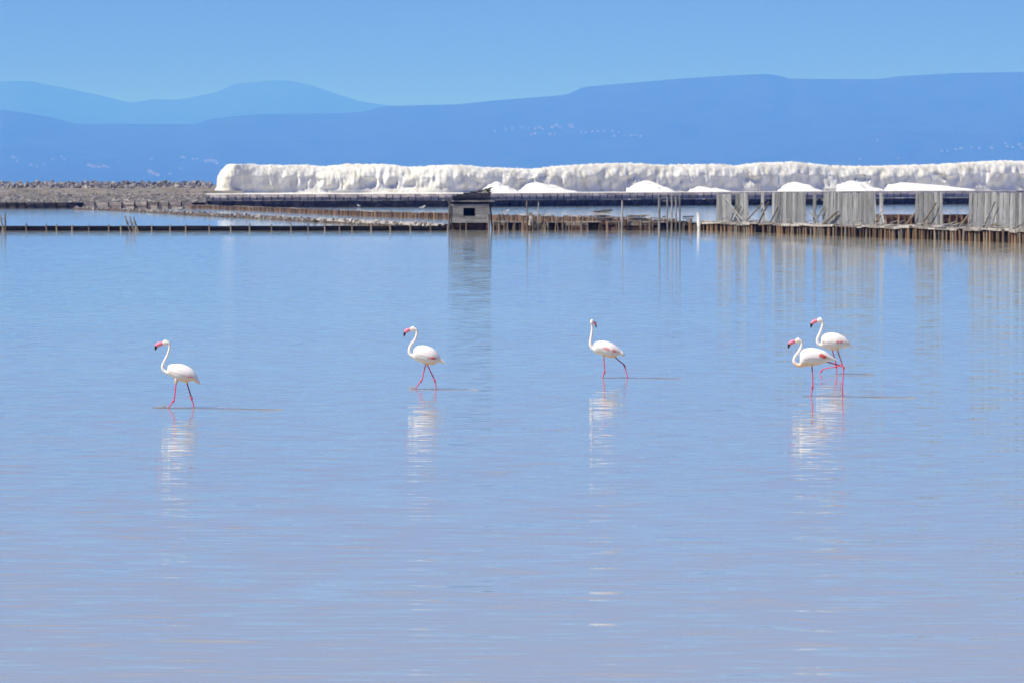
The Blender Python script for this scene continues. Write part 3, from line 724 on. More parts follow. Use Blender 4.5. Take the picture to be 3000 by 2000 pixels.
# tall thin posts
def tall_post(xf, yf, xt, yt, label, r0=.08, m='post_wood', D=None, group=None):
    D = D or MD - .45; a = at(xf, yf, D); a.z = max(a.z, 0); b = at(xt, yt, D); d = b - a
    low = -.5 if a.z < .2 else -.05
    t = tag(MB().tube([a + d.normalized() * low, a + d * .45 + Vector((rnd(-.03, .03), 0, 0)), b], [r0 * 1.05, r0, r0 * .85], 8).build('post', M[m], loc=a), label, 'post', group)
    return t
tall_post(1546, 676, 1543, 588, 'thin leaning post with a crooked foot rising above the thicket of stakes', .06)
tall_post(1574, 676, 1578, 592, 'forked pale post standing in the thicket of stakes beside the leaning one', .06, 'grey_wood')
tall_post(1822, 677, 1823, 588, 'tall grey post standing alone beside the heap of loose planks', .09, 'grey_wood')
tall_post(1931, 677, 1931, 574, 'pale tall post at the left end of the row of four thin poles', .11, 'grey_wood')
for i, px in enumerate((1956, 1968, 1980, 1992)):
    tall_post(px, 677, px + rnd(-1, 1), 572 + rnd(-2, 3), 'thin grey pole in the row of four poles beside the pale tall post', .075, 'grey_wood', None, 'row of four thin poles')
for i, (xa, xb, y) in enumerate(((1934, 1998, 579), (1930, 1996, 589))):
    a = at(xa, y, MD - .35); b = at(xb, y + 1, MD - .35)
    tag(MB().bar(a, b, .07, .09).build('rail', M['grey_wood'], loc=(a + b) / 2), ('upper' if i == 0 else 'lower') + ' rail nailed across the four thin poles', 'rail')
tall_post(2047, 675, 2046, 624, 'thick short whitewashed post at the start of the rusty stake dyke', .17, 'fresh_salt')
# pale bent stump with a flat cap, in the thicket
st = tag(empty('capped_stump', (mxx(1553), MD - .3, .55)), 'pale worn stump with a flat slab on top beside the thicket of stakes', 'stump')
a = Vector((mxx(1553), MD - .3, .55))
part(MB().tube([a + Vector((0, 0, -.1)), a + Vector((.1, 0, .45)), a + Vector((-.03, 0, .95))], [.24, .2, .14], 9), 'stump', M['pale_wood'], st)
part(MB().box(a + Vector((-.03, 0, 1.02)), (.55, .4, .13), Matrix.Rotation(.12, 3, 'Y')), 'cap_slab', M['pale_wood'], st)

# heaps of loose planks on the patched dyke
def plank_pile(px0, px1, y0, y1, n, label, seed):
    rs = random.Random(seed); D = MD + .7
    zb = .74
    c = Vector((mxx((px0 + px1) / 2), D, zb)); t = tag(empty('plank_pile', c), label, 'plank pile')
    H = at(0, y1, D).z - zb
    for i in range(n):
        L_ = mxx(px1) - mxx(px0)
        ln = L_ * rs.uniform(.35, .9); cx = c.x + rs.uniform(-.5, .5) * (L_ - ln); z = zb + .06 + H * (i / n)
        part(MB().box((cx, D + rs.uniform(-.35, .35), z), (ln, rs.uniform(.18, .32), .09), Matrix.Rotation(rs.uniform(-.07, .07), 3, 'Y') @ Matrix.Rotation(rs.uniform(-.2, .2), 3, 'Z')), 'plank', M['pale_wood'] if rs.random() < .65 else M['roof_wood'], t)
    return t
plank_pile(1733, 1805, 640, 614, 11, 'tall jumbled pile of pale planks on the patched dyke', 5)
plank_pile(1826, 1908, 640, 630, 7, 'low flat pile of planks beside the tall grey post', 6)
plank_pile(1938, 1962, 640, 633, 4, 'small stack of plank offcuts at the foot of the four poles', 8)
plank_pile(1998, 2040, 640, 632, 4, 'few flat planks stacked next to the whitewashed post', 9)

# ================================================================== NEAR DYKE, RIGHT (rusty stakes, pale deck)
E_tab = [(2040, 461), (2100, 455), (2500, 400), (3000, 355), (3120, 347)]
sdk = tag(empty('stake_dyke', (table(E_tab, 2550) * 1050 / FPX, table(E_tab, 2550), 0)), 'broad dyke fronted by a dense row of rust-stained round stakes under a pale crusted deck', 'dyke')
def E(px, off=0.0, z=0.0):
    p, T_, N_ = frame(E_tab, px); return p + N_ * off + Vector((0, 0, z))
def e_top(px): return table([(2040, .74), (2100, .75), (2500, .86), (3000, .95), (3120, .96)], px)
px = 2050
while px < 3115:
    if random.random() < .93:
        stake(sdk, E(px, rnd(-.06, .04)), rnd(.05, .12), e_top(px) * rnd(.8, 1.02), grey_stake if random.random() < .35 else None)
    px += rnd(4.5, 12.5) * (400 / table(E_tab, px)) ** .5
mb = MB()
pts = [2044 + 12 * i for i in range(90)]
for a, b in zip(pts, pts[1:]): mb.bar(E(a, 1.40, .15), E(b, 1.40, .15), 2.1, e_top(a) + .52 - .1)
part(mb, 'core', M['tar_wood'], sdk)
px = 2046
while px < 3110:     # fascia and deck planks, crusted, uneven
    L_ = rnd(12, 34)
    for row in range(4):
        z = e_top(px) + (-.02, .06, .08, .06)[row] + rnd(-.06, .05); of = (-.03, .42, 1.1, 1.85)[row] + rnd(-.05, .05)
        if random.random() < .92:
            part(MB().bar(E(px + rnd(-2, 2), of, z + rnd(-.03, .03)), E(px + L_ + rnd(-1, 3), of, z + rnd(-.04, .04)), (.2, .62, .68, .7)[row], (.2, .12, .1, .1)[row] * rnd(.5, 1.3), .1), 'deck_plank', M['pale_wood'], sdk)
    px += L_
for i in range(46):  # loose sticks lying about on the deck
    px = rnd(2090, 3080); L_ = rnd(6, 26)
    z = e_top(px) + .25
    part(MB().bar(E(px, rnd(-.05, .2), z), E(px + L_, rnd(-.05, .3), z + rnd(-.03, .28)), .06, .05), 'stick', M['grey_wood'] if random.random() < .7 else M['post_wood'], sdk)
# dark wall seen through the gaps behind the dyke
bw = panel_wall('back_board_wall', [(2555, 545), (2870, 545)], 2556, 2862, 19, lambda px: .97, 'dark rust-topped board wall seen through the gaps between the plank screens', M['rusty_board'], M['stake_wood'])

# plank screens standing on the deck
def screen(px0, px1, ytop, label, lean=0.0, bw_=8.0, braces=(), gaps=0.04, widen=0.0, ragged=.05):
    D0 = table(E_tab, (px0 + px1) / 2) + 1.9
    def SX(px): return (px - CX) / FPX * (table(E_tab, px) + 1.9)
    def SY(px): return table(E_tab, px) + 1.9
    pm = (px0 + px1) / 2
    t = tag(empty('plank_screen', (SX(pm), SY(pm), e_top(pm) + .1)), label, 'plank screen')
    px = px0; i = 0
    while px < px1 - 2:
        w = min(bw_ * rnd(.7, 1.25), px1 - px)
        if random.random() > gaps:
            c = px + w / 2; D = SY(c)
            top = at(c, ytop + rnd(-.02, ragged) * 30, D).z; bot = e_top(c) + .04
            tilt = rnd(-.012, .012) + lean
            h_ = top - bot; sh = tilt * h_
            sp = 1 + widen * .25; g = rnd(.88, .97)
            e1, e2 = rnd(-.06, .06), rnd(-.06, .06)
            nn = Vector((.99, .15, 0)) * (.035 * (i % 2))
            l0, r0_ = pm + (px - pm) * sp, pm + (px + w * g - pm) * sp
            mbx = MB()
            for th in (0, .035):
                o_ = nn + Vector((.99, .15, 0)) * th
                mbx.v += [Vector((SX(l0) - sh / 2, SY(l0), bot)) + o_, Vector((SX(r0_) - sh / 2, SY(r0_), bot)) + o_, Vector((SX(px + w * g) + sh / 2, SY(px + w * g), top + e1)) + o_, Vector((SX(px) + sh / 2, SY(px), top + e2)) + o_]
            mbx.f = [(0, 1, 2, 3), (7, 6, 5, 4), (0, 4, 5, 1), (1, 5, 6, 2), (2, 6, 7, 3), (3, 7, 4, 0)]
            part(mbx, 'plank', M['grey_wood'], t)
        px += w; i += 1
    for yy in (.75, 2.0):     # rails behind the boards
        part(MB().bar((SX(px0 + 1) + .13, SY(px0) + .02, e_top(pm) + yy), (SX(px1 - 1) + .13, SY(px1) + .02, e_top(pm) + yy + rnd(-.05, .05)), .06, .10), 'rail', M['post_wood'], t)
    for (xa, ya, xb, yb) in braces:
        Da = table(E_tab, xa) + .4; Db = table(E_tab, xb) + 1.0
        part(MB().bar(at(xa, ya, Da), at(xb, yb, Db), .11, .07), 'brace', M['grey_wood'] if random.random() < .5 else M['post_wood'], t)
    return t
screen(2100, 2142, 568, 'narrow broken plank screen with a dark slanting prop, next to the row of thin poles', -.02, 8, ((2178, 650, 2118, 572), (2140, 650, 2158, 600), (2168, 652, 2128, 585)), .0, .3)
screen(2155, 2190, 566, 'narrow plank screen flared at its foot, second after the thin poles', 0, 8, ((2148, 649, 2172, 604), (2196, 650, 2186, 620)), .0, .5)
screen(2229, 2238, 565, 'lone upright plank propped by crossed struts between two screens', 0, 9, ((2186, 648, 2234, 596), (2223, 653, 2252, 592), (2250, 651, 2234, 600)), .0, 0)
screen(2262, 2357, 564, 'middle plank screen of twelve grey boards with a knot hole and a leaning strut', 0, 8, ((2257, 652, 2280, 606),), .0, .2)
screen(2381, 2390, 566, 'single thin upright board in the gap beside the widest screen', .01, 9, ((2384, 652, 2410, 612), (2396, 648, 2372, 622)), .0, 0)
screen(2402, 2562, 564, 'widest grey plank screen with two parallel struts leaning on it', 0, 8, ((2386, 655, 2416, 602), (2408, 656, 2452, 618), (2414, 656, 2456, 620)), .03, .2)
screen(2576, 2585, 564, 'slender upright board standing free beside the end of the widest screen', 0, 9, ((2590, 655, 2580, 612), (2560, 655, 2582, 632)), .0, 0)
screen(2682, 2758, 565, 'separate plank screen with a dark slot and one diagonal brace', 0, 8.5, ((2700, 660, 2742, 595), (2656, 657, 2680, 625)), .0, .25)
screen(2838, 3110, 566, 'long plank screen reaching the end of the stake dyke, boards slightly askew', .012, 8.5, ((2812, 665, 2836, 632), (2880, 668, 2915, 590), (2965, 672, 3000, 655)), .01, .0)

# ================================================================== GULLS
def gull(p, s, face, label, group=None):
    t = tag(empty('gull', p), label, 'gull', group)
    f = Vector((face, 0, 0))
    c = p + Vector((0, 0, .20 * s))
    def rg(o, z, r1, r2): return [c + f * o + Vector((0, r1 * math.cos(a), z + r2 * math.sin(a))) for a in [2 * math.pi * j / 10 for j in range(10)]]
    body = MB().rings([rg(-.27 * s, -.03 * s, .01 * s, .006 * s), rg(-.18 * s, -.01 * s, .05 * s, .035 * s), rg(-.05 * s, 0, .085 * s, .075 * s), rg(.07 * s, .01 * s, .085 * s, .085 * s), rg(.14 * s, .05 * s, .06 * s, .065 * s), rg(.155 * s, .11 * s, .042 * s, .04 * s), rg(.18 * s, .15 * s, .045 * s, .042 * s), rg(.215 * s, .155 * s, .03 * s, .03 * s), rg(.235 * s, .15 * s, .008 * s, .008 * s)])
    part(body, 'body', M['gull_white'], t, True)
    for s_ in (-1, 1):
        w = MB(); w.rings([[c + f * o + Vector((0, s_ * (y + k1), z + k2)) for k1, k2 in ((0, hh), (.012 * s, 0), (0, -hh), (-.012 * s, 0))] for o, y, z, hh in ((.09 * s, .075 * s, .03 * s, .02 * s), (-.04 * s, .085 * s, .025 * s, .05 * s), (-.2 * s, .05 * s, -.0 * s, .03 * s), (-.32 * s, .02 * s, -.03 * s, .006 * s))])
        part(w, 'wing', M['gull_grey'], t, True)
        part(MB().tube([c + Vector((0, s_ * .03 * s, -.05 * s)), c + Vector((0, s_ * .03 * s, -.20 * s))], [.008 * s, .007 * s], 5), 'leg', M['gull_bill'], t)
    part(MB().tube([c + f * .22 * s + Vector((0, 0, .15 * s)), c + f * .29 * s + Vector((0, 0, .135 * s))], [.014 * s, .004 * s], 6), 'bill', M['gull_bill'], t)
for i, (px, s) in enumerate(((329, 1.3), (343, 1.4), (369, 1.4), (376, 1.3), (441, 1.2))):
    D = 905.6
    gull(Vector(((px - CX) / FPX * D, D, 1.12)), s, random.choice((-1, 1)), 'white gull standing on top of the grey panelled wall', 'gulls on the grey panelled wall')
for i, (px, s) in enumerate(((88, 1.3), (103, 1.3))):
    D = 905.5; gull(Vector(((px - CX) / FPX * D, D + .1, 1.05)), s, (-1, 1)[i], 'white gull on top of the black panelled shore wall', 'gulls on the black shore wall')
p = ground(1238, 615); gull(p - Vector((0, 0, .02)), 2.0, 1, 'large white bird wading alone in the far pan just before the hut', None)
D = table(W2, 1053) + .2; gull(Vector(((1053 - CX) / FPX * D, D - 4, -.02)), 1.5, -1, 'white gull resting on the water against the dark timber wall', None)
D = table(C_tab, 1484); gull(Vector(((1484 - CX) / FPX * D, D, .80)), 1.35, 1, 'white gull perched on the stake row just beyond the hut', None)
D = table(B_tab, 530); gull(Vector(((528 - CX) / FPX * D, D, .46)), 1.5, 1, 'white gull standing on the low stone bank', None)

# ================================================================== FLAMINGOS
def catmull(pts, sub):
    """pts: list of tuples of numbers; smooth interpolation"""
    o = []; n = len(pts)
    for i in range(n - 1):
        p0, p1, p2, p3 = pts[max(i - 1, 0)], pts[i], pts[i + 1], pts[min(i + 2, n - 1)]
        for k in range(sub):
            t = k / sub; t2, t3 = t * t, t * t * t
            o.append(tuple(.5 * (2 * b + (c - a) * t + (2 * a - 5 * b + 4 * c - d) * t2 + (3 * b - a - 3 * c + d) * t3) for a, b, c, d in zip(p0, p1, p2, p3)))
    o.append(tuple(pts[-1])); return o
LEG = (0.80, 0.075, 0.17); LEG_SHADE = (0.34, 0.035, 0.075); JOINT = (0.70, 0.06, 0.10); WHITE = (0.87, 0.83, 0.79); PEACH_BOUNCE = (0.84, 0.55, 0.34)  # dark leg tone paints shade, peach tone paints light bounced onto the bellies

def flamingo(name_label, ox, oy, cs, water, stations, neck, head, bill, legs, coverts, face=(-1.0, 0.0), warm=.5, seed=1):
    """all outlines in photograph measures (ox,oy + c/cs), real size and thickness at the bird's own distance"""
    yw = oy + water / cs
    cxm = sum(a[0] for a, b in stations) / len(stations)
    foot = ground(ox + cxm / cs, yw); D = foot.y; k = D / FPX / cs
    def w(c, lat=0.0): return Vector(((c[0] - cxm) * k, lat, (water - c[1]) * k))
    t = tag(empty('flamingo', foot), name_label, 'flamingo', None)
    mb = MB(); NS = 22
    # trunk
    st = catmull([(*a, *b) for a, b in stations], 4)
    n = len(st); RG = []
    for i, q in enumerate(st):
        a, b = w(q[0:2]), w(q[2:4]); c = (a + b) / 2; h = (a - b) / 2; u = i / (n - 1)
        wd = h.length * (.80 if u < .6 else lerp(.80, .95, (u - .6) / .4))
        RG.append((c, h, wd))
        mb_ring = [c + h * math.cos(2 * math.pi * j / NS) + Vector((0, wd * math.sin(2 * math.pi * j / NS), 0)) for j in range(NS)]
        RG[-1] = (c, h, wd, mb_ring)
    mb.rings([r[3] for r in RG])
    # neck and head
    fx, fy = face; hc = w(head[0])
    nk = catmull([(c[0], c[1], c[2]) for c in neck], 5)
    # towards the head the neck bends into the direction the head looks
    mb.tube([w((c[0], c[1])) for c in nk], [c[2] * k for c in nk], 12)
    def hv(df, dz, lat=0.0): return hc + Vector((fx * df * k - fy * lat * k, fy * df * k + fx * lat * k, -dz * k))
    hl, hh = head[1], head[2] * 1.07
    hr = []
    for (o, z, a, b) in ((-1.0, .25, .12, .15), (-.8, .1, .55, .6), (-.3, -.02, .82, .95), (.2, 0, .78, .95), (.7, .12, .62, .74), (1.05, .22, .5, .6), (1.3, .3, .42, .5)):
        hr.append([hv(o * hl, z * hh - b * hh * math.cos(2 * math.pi * j / 14), a * hh * .72 * math.sin(2 * math.pi * j / 14)) for j in range(14)])
    mb.rings(hr)
    # legs, down to the bed of the pan
    segs = []
    for li, lg in enumerate(legs):
        lat = (-.036, .036)[li]
        pts = [w((p[0], p[1]), lat) for p in lg]
        rr = [p[2] for p in lg]
        cl = [p[3] for p in lg]
        if lg[-1][1] >= water - 8:
            d = (pts[-1] - pts[-2]).normalized(); d = Vector((d.x * .6, 0, min(d.z, -.5)))
            pts.append(pts[-1] + d * (.24 / abs(d.z))); rr.append(rr[-1]); cl.append(cl[-1])
        mb.tube(pts, rr, 8)
        # feathered thigh
        d0 = (pts[0] - pts[1]).normalized()
        mb.tube([pts[0] + d0 * .10, pts[0] + d0 * .02, pts[0] - d0 * .035], [.045, .032, .015], 10)
        for a, b, ra, rb, ca, cb in zip(pts, pts[1:], rr, rr[1:], cl, cl[1:]): segs.append((a, b, ra, rb, ca, cb))
        if lg[-1][1] < water - 8:      # a lifted foot: three webbed toes
            e = pts[-1]; d = (pts[-1] - pts[-2]).normalized()
            for ly in (-.025, 0, .025):
                mb.tube([e, e + d * .035 + Vector((0, ly, -.004)), e + d * .075 + Vector((.004, ly * 1.5, -.018))], [.008, .0065, .005], 6)
                segs.append((e, e + d * .08 + Vector((0, ly * 1.5, -.015)), .012, .012, LEG, LEG))
    raw = mb.mesh('flamingo_raw')
    tmp = bpy.data.objects.new('tmp', raw); COL.objects.link(tmp)
    rm = tmp.modifiers.new('r', 'REMESH'); rm.mode = 'VOXEL'; rm.voxel_size = .0048
    sm = tmp.modifiers.new('s', 'SMOOTH'); sm.factor = .5; sm.iterations = 3
    dg = bpy.context.evaluated_depsgraph_get()
    me = bpy.data.meshes.new_from_object(tmp.evaluated_get(dg)); me.name = 'flamingo_body'
    bpy.data.objects.remove(tmp); bpy.data.meshes.remove(raw)
    for p in me.polygons: p.use_smooth = True
    # plumage and leg colours, with belly bounce light and leg shade painted in
    ca_ = me.color_attributes.new('tint', 'FLOAT_COLOR', 'POINT')
    zhip = max(max(s[0].z, s[1].z) for s in segs) - .01
    zbel = w(stations[4][1]).z; ztop = w(stations[4][0]).z
    for i, v in enumerate(me.vertices):
        p = v.co; col = None
        if p.z < zhip:
            best = 9
            for a, b, ra, rb, ca, cb in segs:
                ab = b - a; tt = max(0, min(1, (p - a).dot(ab) / ab.length_squared)); dd = (p - (a + ab * tt)).length - lerp(ra, rb, tt)
                if dd < best: best = dd; cc = tuple(lerp(x, y, tt) for x, y in zip(ca, cb))
            if best < .0035: col = cc
        if col is None:
            g = noise.noise(p * 14 + Vector((seed, 0, 0)))
            # warm bounced light painted into the underside, faint peach plumage above
            s_ = warm * smooth(lerp(zbel, ztop, .24), lerp(zbel, ztop, .0), p.z + .015 * g) if p.z < ztop + .02 else .12 * warm
            s_ = max(0, min(1, s_ + .05 * g))
            col = tuple(lerp(x, y, s_) for x, y in zip(WHITE, PEACH_BOUNCE))
        ca_.data[i].color = (*col, 1)
    me.materials.append(M['bird'])
    link('body', me, t).location = (0, 0, 0)
    # folded wings: shells lying on the flanks, lower edge scalloped by the feathers
    def shell(u0, u1, f0, f1, off, sd, name, m, nu=26, nf=12, tuck=.05):
        mbx = MB()
        for i in range(nu + 1):
            uu = i / nu; ui = lerp(u0, u1, uu) * (n - 1); i0 = min(int(ui), n - 2); fr_ = ui - i0
            c = RG[i0][0].lerp(RG[i0 + 1][0], fr_); h = RG[i0][1].lerp(RG[i0 + 1][1], fr_); wd = lerp(RG[i0][2], RG[i0 + 1][2], fr_)
            fa, fb = f0(uu), f1(uu)
            for j in range(nf + 1):
                v = j / nf; f = R(lerp(fa, fb, v))
                edge = min(smooth(0, .12, v), smooth(1, .90, v), smooth(0, .10, uu), smooth(1.0, .93, uu))
                ridge = .0012 * math.sin(v * 30 + uu * 9) * edge
                kk = 1 + (off - tuck + tuck * edge)
                q = c + h * math.cos(f) * kk + Vector((0, sd * (wd * math.sin(f) * kk + ridge), 0))
                mbx.v.append(q)
        for i in range(nu):
            for j in range(nf):
                a = i * (nf + 1) + j; mbx.f.append((a, a + nf + 1, a + nf + 2, a + 1))
        me_ = mbx.mesh(name, m, True)
        return me_
    for sd in (-1, 1):
        scal = lambda u: 112 - 18 * abs(u - .35) - 3.5 * abs(math.sin(u * 17)) + (10 * smooth(.75, 1, u))
        wg = link('wing', shell(.10, .985, lambda u: 14 + 6 * u, scal, .028, sd, 'wing', M['wing'], 34, 14), t); wg.location = (0, 0, 0)
        for (u0, u1, fa, fb, mm) in coverts:
            cv = link('covert_patch', shell(u0, u1, lambda u: fa + 14 * (abs(u - .5) * 2) ** 2 + 2 * math.sin(u * 21), lambda u: fb - 12 * (abs(u - .5) * 2) ** 2 + 3 * math.sin(u * 25), .060, sd, 'covert_patch', M[mm], 14, 6, .028), wg); cv.location = (0, 0, 0)
    # bill: deep pink base, sharply bent, black hooked tip
    bl = catmull(bill, 4)
    nb = len(bl); split = next(i for i, q in enumerate(bl) if q[3] > .5)
    def bring(i):
        q = bl[i]; a = bl[max(i - 1, 0)]; b = bl[min(i + 1, nb - 1)]
        df, dz = b[0] - a[0], b[1] - a[1]; L_ = math.hypot(df, dz); nf_, nz_ = -dz / L_, df / L_
        return [hv(q[0] + nf_ * q[2] * math.cos(2 * math.pi * j / 12), q[1] + nz_ * q[2] * math.cos(2 * math.pi * j / 12), q[2] * .72 * math.sin(2 * math.pi * j / 12)) for j in range(12)]
    bp = link('bill', MB().rings([bring(i) for i in range(split + 1)]).mesh('bill', M['bill_pink'], True), t); bp.location = (0, 0, 0)
    bt = link('bill_tip', MB().rings([bring(i) for i in range(split, nb)]).mesh('bill_tip', M['bill_black'], True), bp); bt.location = (0, 0, 0)
    for sd in (-1, 1):
        e = hv(.42 * hl, -.12 * hh, sd * .52 * hh)
        eo = link('eye', MB().ball(e, (.0085, .0085, .0085), 10, 8).mesh('eye', M['eye'], True), t); eo.location = (0, 0, 0)
        po = link('pupil', MB().ball(e + (e - hv(.42 * hl, -.12 * hh)).normalized() * .0052, (.0048, .0048, .0048), 8, 6).mesh('pupil', M['pupil'], True), eo); po.location = (0, 0, 0)
    return t, foot, k

def leg(*p):
    """(x, y, kind): t tibia, d tibia with shade painted in, j joint, s shank"""
    rr = {'t': .0125, 'd': .0125, 'j': .0215, 's': .0110, 'f': .0130}; cc = {'t': LEG, 'd': LEG_SHADE, 'j': JOINT, 's': LEG, 'f': JOINT}
    return [(x, y, rr[q], cc[q]) for x, y, q in p]
# bill: (forward, down, half depth, 1 where black) in outline units from the head's centre
def mkbill(s=1.0, bend=1.0):
    return [(36 * s, 8 * s, 24 * s, 0), (62 * s, 14 * s, 31 * s, 0), (98 * s, 24 * s, 36 * s, 0), (130 * s, 40 * s * bend, 33 * s, .2), (148 * s, 66 * s * bend, 25 * s, .75), (156 * s, 96 * s * bend, 16 * s, 1), (162 * s, 122 * s * bend, 6 * s, 1)]
C1 = 5.409
F1 = flamingo('flamingo with the whitest flank and no red patch, walking alone last in the line', 420, 970, C1, 1210,
    [((384, 600), (372, 648)), ((392, 548), (400, 682)), ((430, 522), (440, 712)), ((540, 511), (520, 765)), ((640, 524), (600, 790)), ((740, 570), (690, 800)), ((800, 620), (760, 785)), ((845, 690), (810, 785)), ((872, 755), (845, 810)), ((905, 825), (893, 836))],
    [(480, 640, 52), (420, 655, 40), (375, 652, 31), (335, 630, 26), (308, 590, 24), (308, 535, 22), (330, 480, 21), (358, 425, 20), (385, 365, 19), (407, 300, 18), (418, 245, 18), (412, 205, 20), (390, 182, 26), (360, 178, 30)],
    ((352, 180), 44, 45), mkbill(),
    [leg((522, 800, 't'), (512, 900, 't'), (500, 1000, 't'), (491, 1075, 't'), (482, 1103, 'j'), (450, 1133, 's'), (395, 1208, 's')),
     leg((685, 800, 'd'), (715, 900, 'd'), (748, 1010, 'd'), (763, 1060, 'j'), (772, 1100, 's'), (802, 1212, 's'))],
    [(.50, .72, 98, 114, 'covert_pale')], warm=.95, seed=1)
F2 = flamingo('flamingo with a thin dark red fringe under the wing, legs crossed at the thigh, walking', 1160, 930, C1, 1122,
    [((276, 560), (268, 620)), ((285, 500), (290, 662)), ((340, 450), (350, 690)), ((430, 437), (430, 722)), ((520, 455), (510, 745)), ((600, 495), (590, 742)), ((660, 555), (640, 722)), ((710, 630), (690, 708)), ((750, 678), (735, 722)), ((792, 720), (785, 732))],
    [(370, 590, 60), (320, 605, 48), (275, 605, 36), (236, 590, 29), (214, 545, 27), (217, 490, 25), (240, 430, 24), (278, 382, 22), (310, 328, 20), (329, 270, 19), (330, 220, 19), (310, 190, 23), (280, 182, 28)],
    ((268, 182), 42, 42), mkbill(.86, 1.15),
    [leg((472, 738, 'd'), (455, 800, 'd'), (440, 865, 't'), (424, 940, 't'), (412, 985, 't'), (400, 1002, 'j'), (372, 1032, 's'), (312, 1120, 's')),
     leg((485, 735, 'd'), (520, 790, 't'), (565, 885, 't'), (600, 960, 't'), (614, 995, 'j'), (622, 1035, 's'), (641, 1124, 's'))],
    [(.45, .67, 92, 108, 'covert')], warm=1.0, seed=2)
F3 = flamingo('flamingo with its head turned away over its back, neck upright, one leg trailing behind', 1690, 910, C1, 1060,
    [((262, 570), (262, 640)), ((270, 520), (290, 668)), ((310, 488), (340, 688)), ((390, 474), (410, 705)), ((480, 484), (490, 735)), ((560, 514), (565, 745)), ((630, 562), (625, 722)), ((690, 615), (680, 692)), ((738, 655), (715, 712)), ((762, 705), (740, 724))],
    [(350, 600, 55), (300, 615, 44), (258, 605, 31), (228, 570, 26), (214, 515, 24), (220, 450, 22), (232, 385, 20), (240, 310, 18), (241, 240, 18), (240, 200, 23), (240, 182, 27)],
    ((240, 180), 38, 42), mkbill(.80, 1.0),
    [leg((426, 730, 'd'), (430, 800, 't'), (437, 890, 't'), (442, 940, 't'), (440, 968, 'j'), (422, 1010, 's'), (410, 1062, 's')),
     leg((600, 728, 'd'), (660, 782, 'd'), (735, 842, 'd'), (757, 872, 'j'), (770, 915, 's'), (786, 975, 's'), (805, 1064, 's'))],
    [(.33, .51, 76, 96, 'covert_pale'), (.53, .68, 74, 102, 'covert_pale')], face=(.52, .854), warm=.8, seed=3)
C4 = 5.408
F4 = flamingo('stooping flamingo with a bright red wing patch and low curled neck, pairs with another', 2290, 910, C4, 1350,
    [((285, 740), (290, 850)), ((288, 680), (310, 880)), ((335, 612), (360, 882)), ((455, 585), (460, 866)), ((570, 598), (560, 858)), ((670, 630), (640, 838)), ((740, 675), (710, 806)), ((800, 725), (780, 790)), ((845, 757), (830, 785)), ((883, 778), (878, 784))],
    [(400, 800, 70), (345, 838, 50), (300, 856, 36), (250, 858, 30), (208, 826, 28), (196, 775, 26), (220, 712, 25), (262, 655, 23), (295, 598, 21), (314, 545, 20), (314, 505, 20), (298, 480, 24), (270, 474, 30)],
    ((258, 474), 44, 46), mkbill(.95, 1.05),
    [leg((476, 862, 'd'), (483, 960, 't'), (489, 1080, 't'), (490, 1170, 't'), (486, 1208, 'j'), (480, 1260, 's'), (463, 1354, 's')),
     leg((690, 800, 'd'), (770, 822, 'd'), (860, 846, 't'), (960, 872, 't'), (988, 893, 'j'), (984, 945, 's'), (974, 1080, 's'), (966, 1200, 's'), (966, 1318, 'f'), (975, 1356, 's'))],
    [(.465, .57, 60, 92, 'covert'), (.535, .625, 66, 102, 'covert'), (.60, .685, 76, 98, 'covert_pale')], warm=.85, seed=4)
F5 = flamingo('flamingo with two pink wing marks and one leg lifted forward, behind the stooping one', 2290, 910, C4, 1000,
    [((626, 470), (622, 560)), ((634, 412), (650, 580)), ((690, 365), (710, 600)), ((780, 348), (790, 612)), ((870, 356), (860, 622)), ((945, 385), (925, 604)), ((1010, 425), (990, 578)), ((1060, 480), (1050, 565)), ((1090, 525), (1080, 562)), ((1114, 550), (1108, 558))],
    [(720, 520, 58), (670, 540, 44), (625, 545, 32), (585, 530, 27), (565, 480, 25), (577, 420, 24), (604, 358, 22), (630, 290, 20), (648, 225, 19), (648, 185, 20), (634, 160, 25), (612, 152, 30)],
    ((606, 152), 43, 44), mkbill(.90, 1.1),
    [leg((880, 615, 'd'), (905, 690, 'd'), (940, 790, 'd'), (958, 850, 'j'), (900, 878, 's'), (760, 898, 's'), (660, 915, 's'), (628, 950, 'j'), (612, 978, 's')),
     leg((800, 610, 't'), (822, 690, 't'), (848, 790, 't'), (866, 862, 'j'), (873, 920, 's'), (878, 1004, 's'))],
    [(.42, .52, 80, 100, 'covert_pale'), (.51, .61, 76, 102, 'covert_pale'), (.09, .18, 80, 98, 'covert_pale')], warm=.85, seed=5)

# muddy trails behind the walking birds, their cast shadows painted into the same strips
wm, wt, wb = mat('mud_water_and_shadow', (.27, .235, .18), .25, .5); wb.inputs['IOR'].default_value = 1.34
def wake_and_shadow(x0, y0, x1, y1, th, label):
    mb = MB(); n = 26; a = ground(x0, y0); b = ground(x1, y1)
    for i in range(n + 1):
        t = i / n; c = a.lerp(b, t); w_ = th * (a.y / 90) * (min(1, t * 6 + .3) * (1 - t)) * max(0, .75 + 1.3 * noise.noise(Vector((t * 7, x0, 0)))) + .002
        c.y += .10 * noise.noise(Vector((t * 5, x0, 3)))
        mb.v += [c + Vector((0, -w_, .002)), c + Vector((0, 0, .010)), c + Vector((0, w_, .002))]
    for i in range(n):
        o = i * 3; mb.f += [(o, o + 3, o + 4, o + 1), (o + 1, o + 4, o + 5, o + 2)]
    o = mb.build('wake_and_shadow', wm, loc=a, smooth_=True); tag(o, label, 'wake_and_shadow'); o['kind'] = 'stuff'
wake_and_shadow(445, 1193.5, 830, 1199, .17, 'thin muddy trail and painted shadow running from the feet of the whitest lone flamingo')
wake_and_shadow(1205, 1138.5, 1400, 1140.5, .20, 'thin muddy trail and painted shadow running from the flamingo with crossed legs')
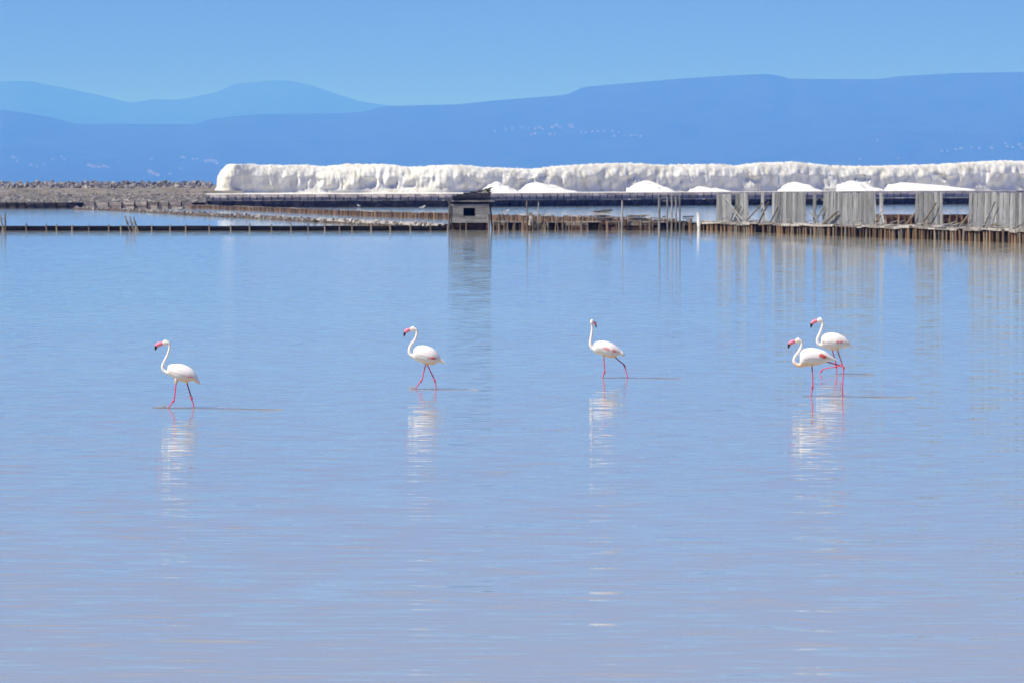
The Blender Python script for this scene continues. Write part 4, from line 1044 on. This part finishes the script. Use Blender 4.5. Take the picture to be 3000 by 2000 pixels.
wake_and_shadow(1760, 1106.5, 2000, 1108, .20, 'thin muddy trail and painted shadow running from the flamingo whose head is turned away')
wake_and_shadow(2350, 1159.5, 2680, 1164, .20, 'thin muddy trail and painted shadow running from the stooping flamingo with the red patch')
wake_and_shadow(2445, 1095.5, 2555, 1096.5, .22, 'thin muddy trail and painted shadow running from the flamingo with the lifted leg')

# small splashes thrown up in front of the leading feet
def splash(px, py, w_px, label):
    p = ground(px, py); k = p.y / FPX; mb = MB(); rs = random.Random(px)
    for i in range(14):
        r_ = rs.uniform(.003, .008); x = rs.gauss(0, .33) * w_px * k; h_ = abs(rs.gauss(0, .5)) * .07 * math.exp(-abs(x) * 8)
        mb.ball(p + Vector((x, rs.uniform(-.12, .12), h_ + r_ * .3)), (r_ * 1.5, r_, r_), 6, 5)
    for i in range(4):
        x = rs.gauss(0, .25) * w_px * k; h_ = rs.uniform(.015, .05)
        mb.tube([p + Vector((x, 0, -.01)), p + Vector((x + rs.uniform(-.02, .02), 0, h_)), p + Vector((x + rs.uniform(-.03, .03), 0, h_ * 1.3))], [.014, .008, .002], 6)
    o = mb.build('splash', M['splash'], loc=p, smooth_=True); tag(o, label, 'splash'); o['kind'] = 'stuff'
m_, t_, b_ = mat('splash_water', (.66, .60, .50), .12, .5); b_.inputs['Transmission Weight'].default_value = .35; b_.inputs['IOR'].default_value = 1.33
M['splash'] = m_
splash(477, 1193, 24, 'small muddy splash before the foot of the last flamingo in the line')
splash(1206, 1136, 16, 'small muddy splash before the foot of the fringed flamingo')

# ================================================================== HAZE
hm = bpy.data.materials.new('haze_air'); hm.use_nodes = True; hn = hm.node_tree; hn.nodes.clear()
ho = hn.nodes.new('ShaderNodeOutputMaterial'); pv = hn.nodes.new('ShaderNodeVolumePrincipled')
pv.inputs['Color'].default_value = (0.06, 0.225, 1.0, 1)
pv.inputs['Absorption Color'].default_value = (1, 1, 1, 1)
pv.inputs['Density'].default_value = 5.2e-5
pv.inputs['Anisotropy'].default_value = 0.0
hn.links.new(pv.outputs[0], ho.inputs['Volume'])
hb = MB().box((0, 45600, 777), (74000, 92000, 1560)).build('haze', hm, loc=(0, 45600, -3))
hb['kind'] = 'stuff'; hb['label'] = 'pale blue haze hanging over the water and hills'; hb['category'] = 'haze'
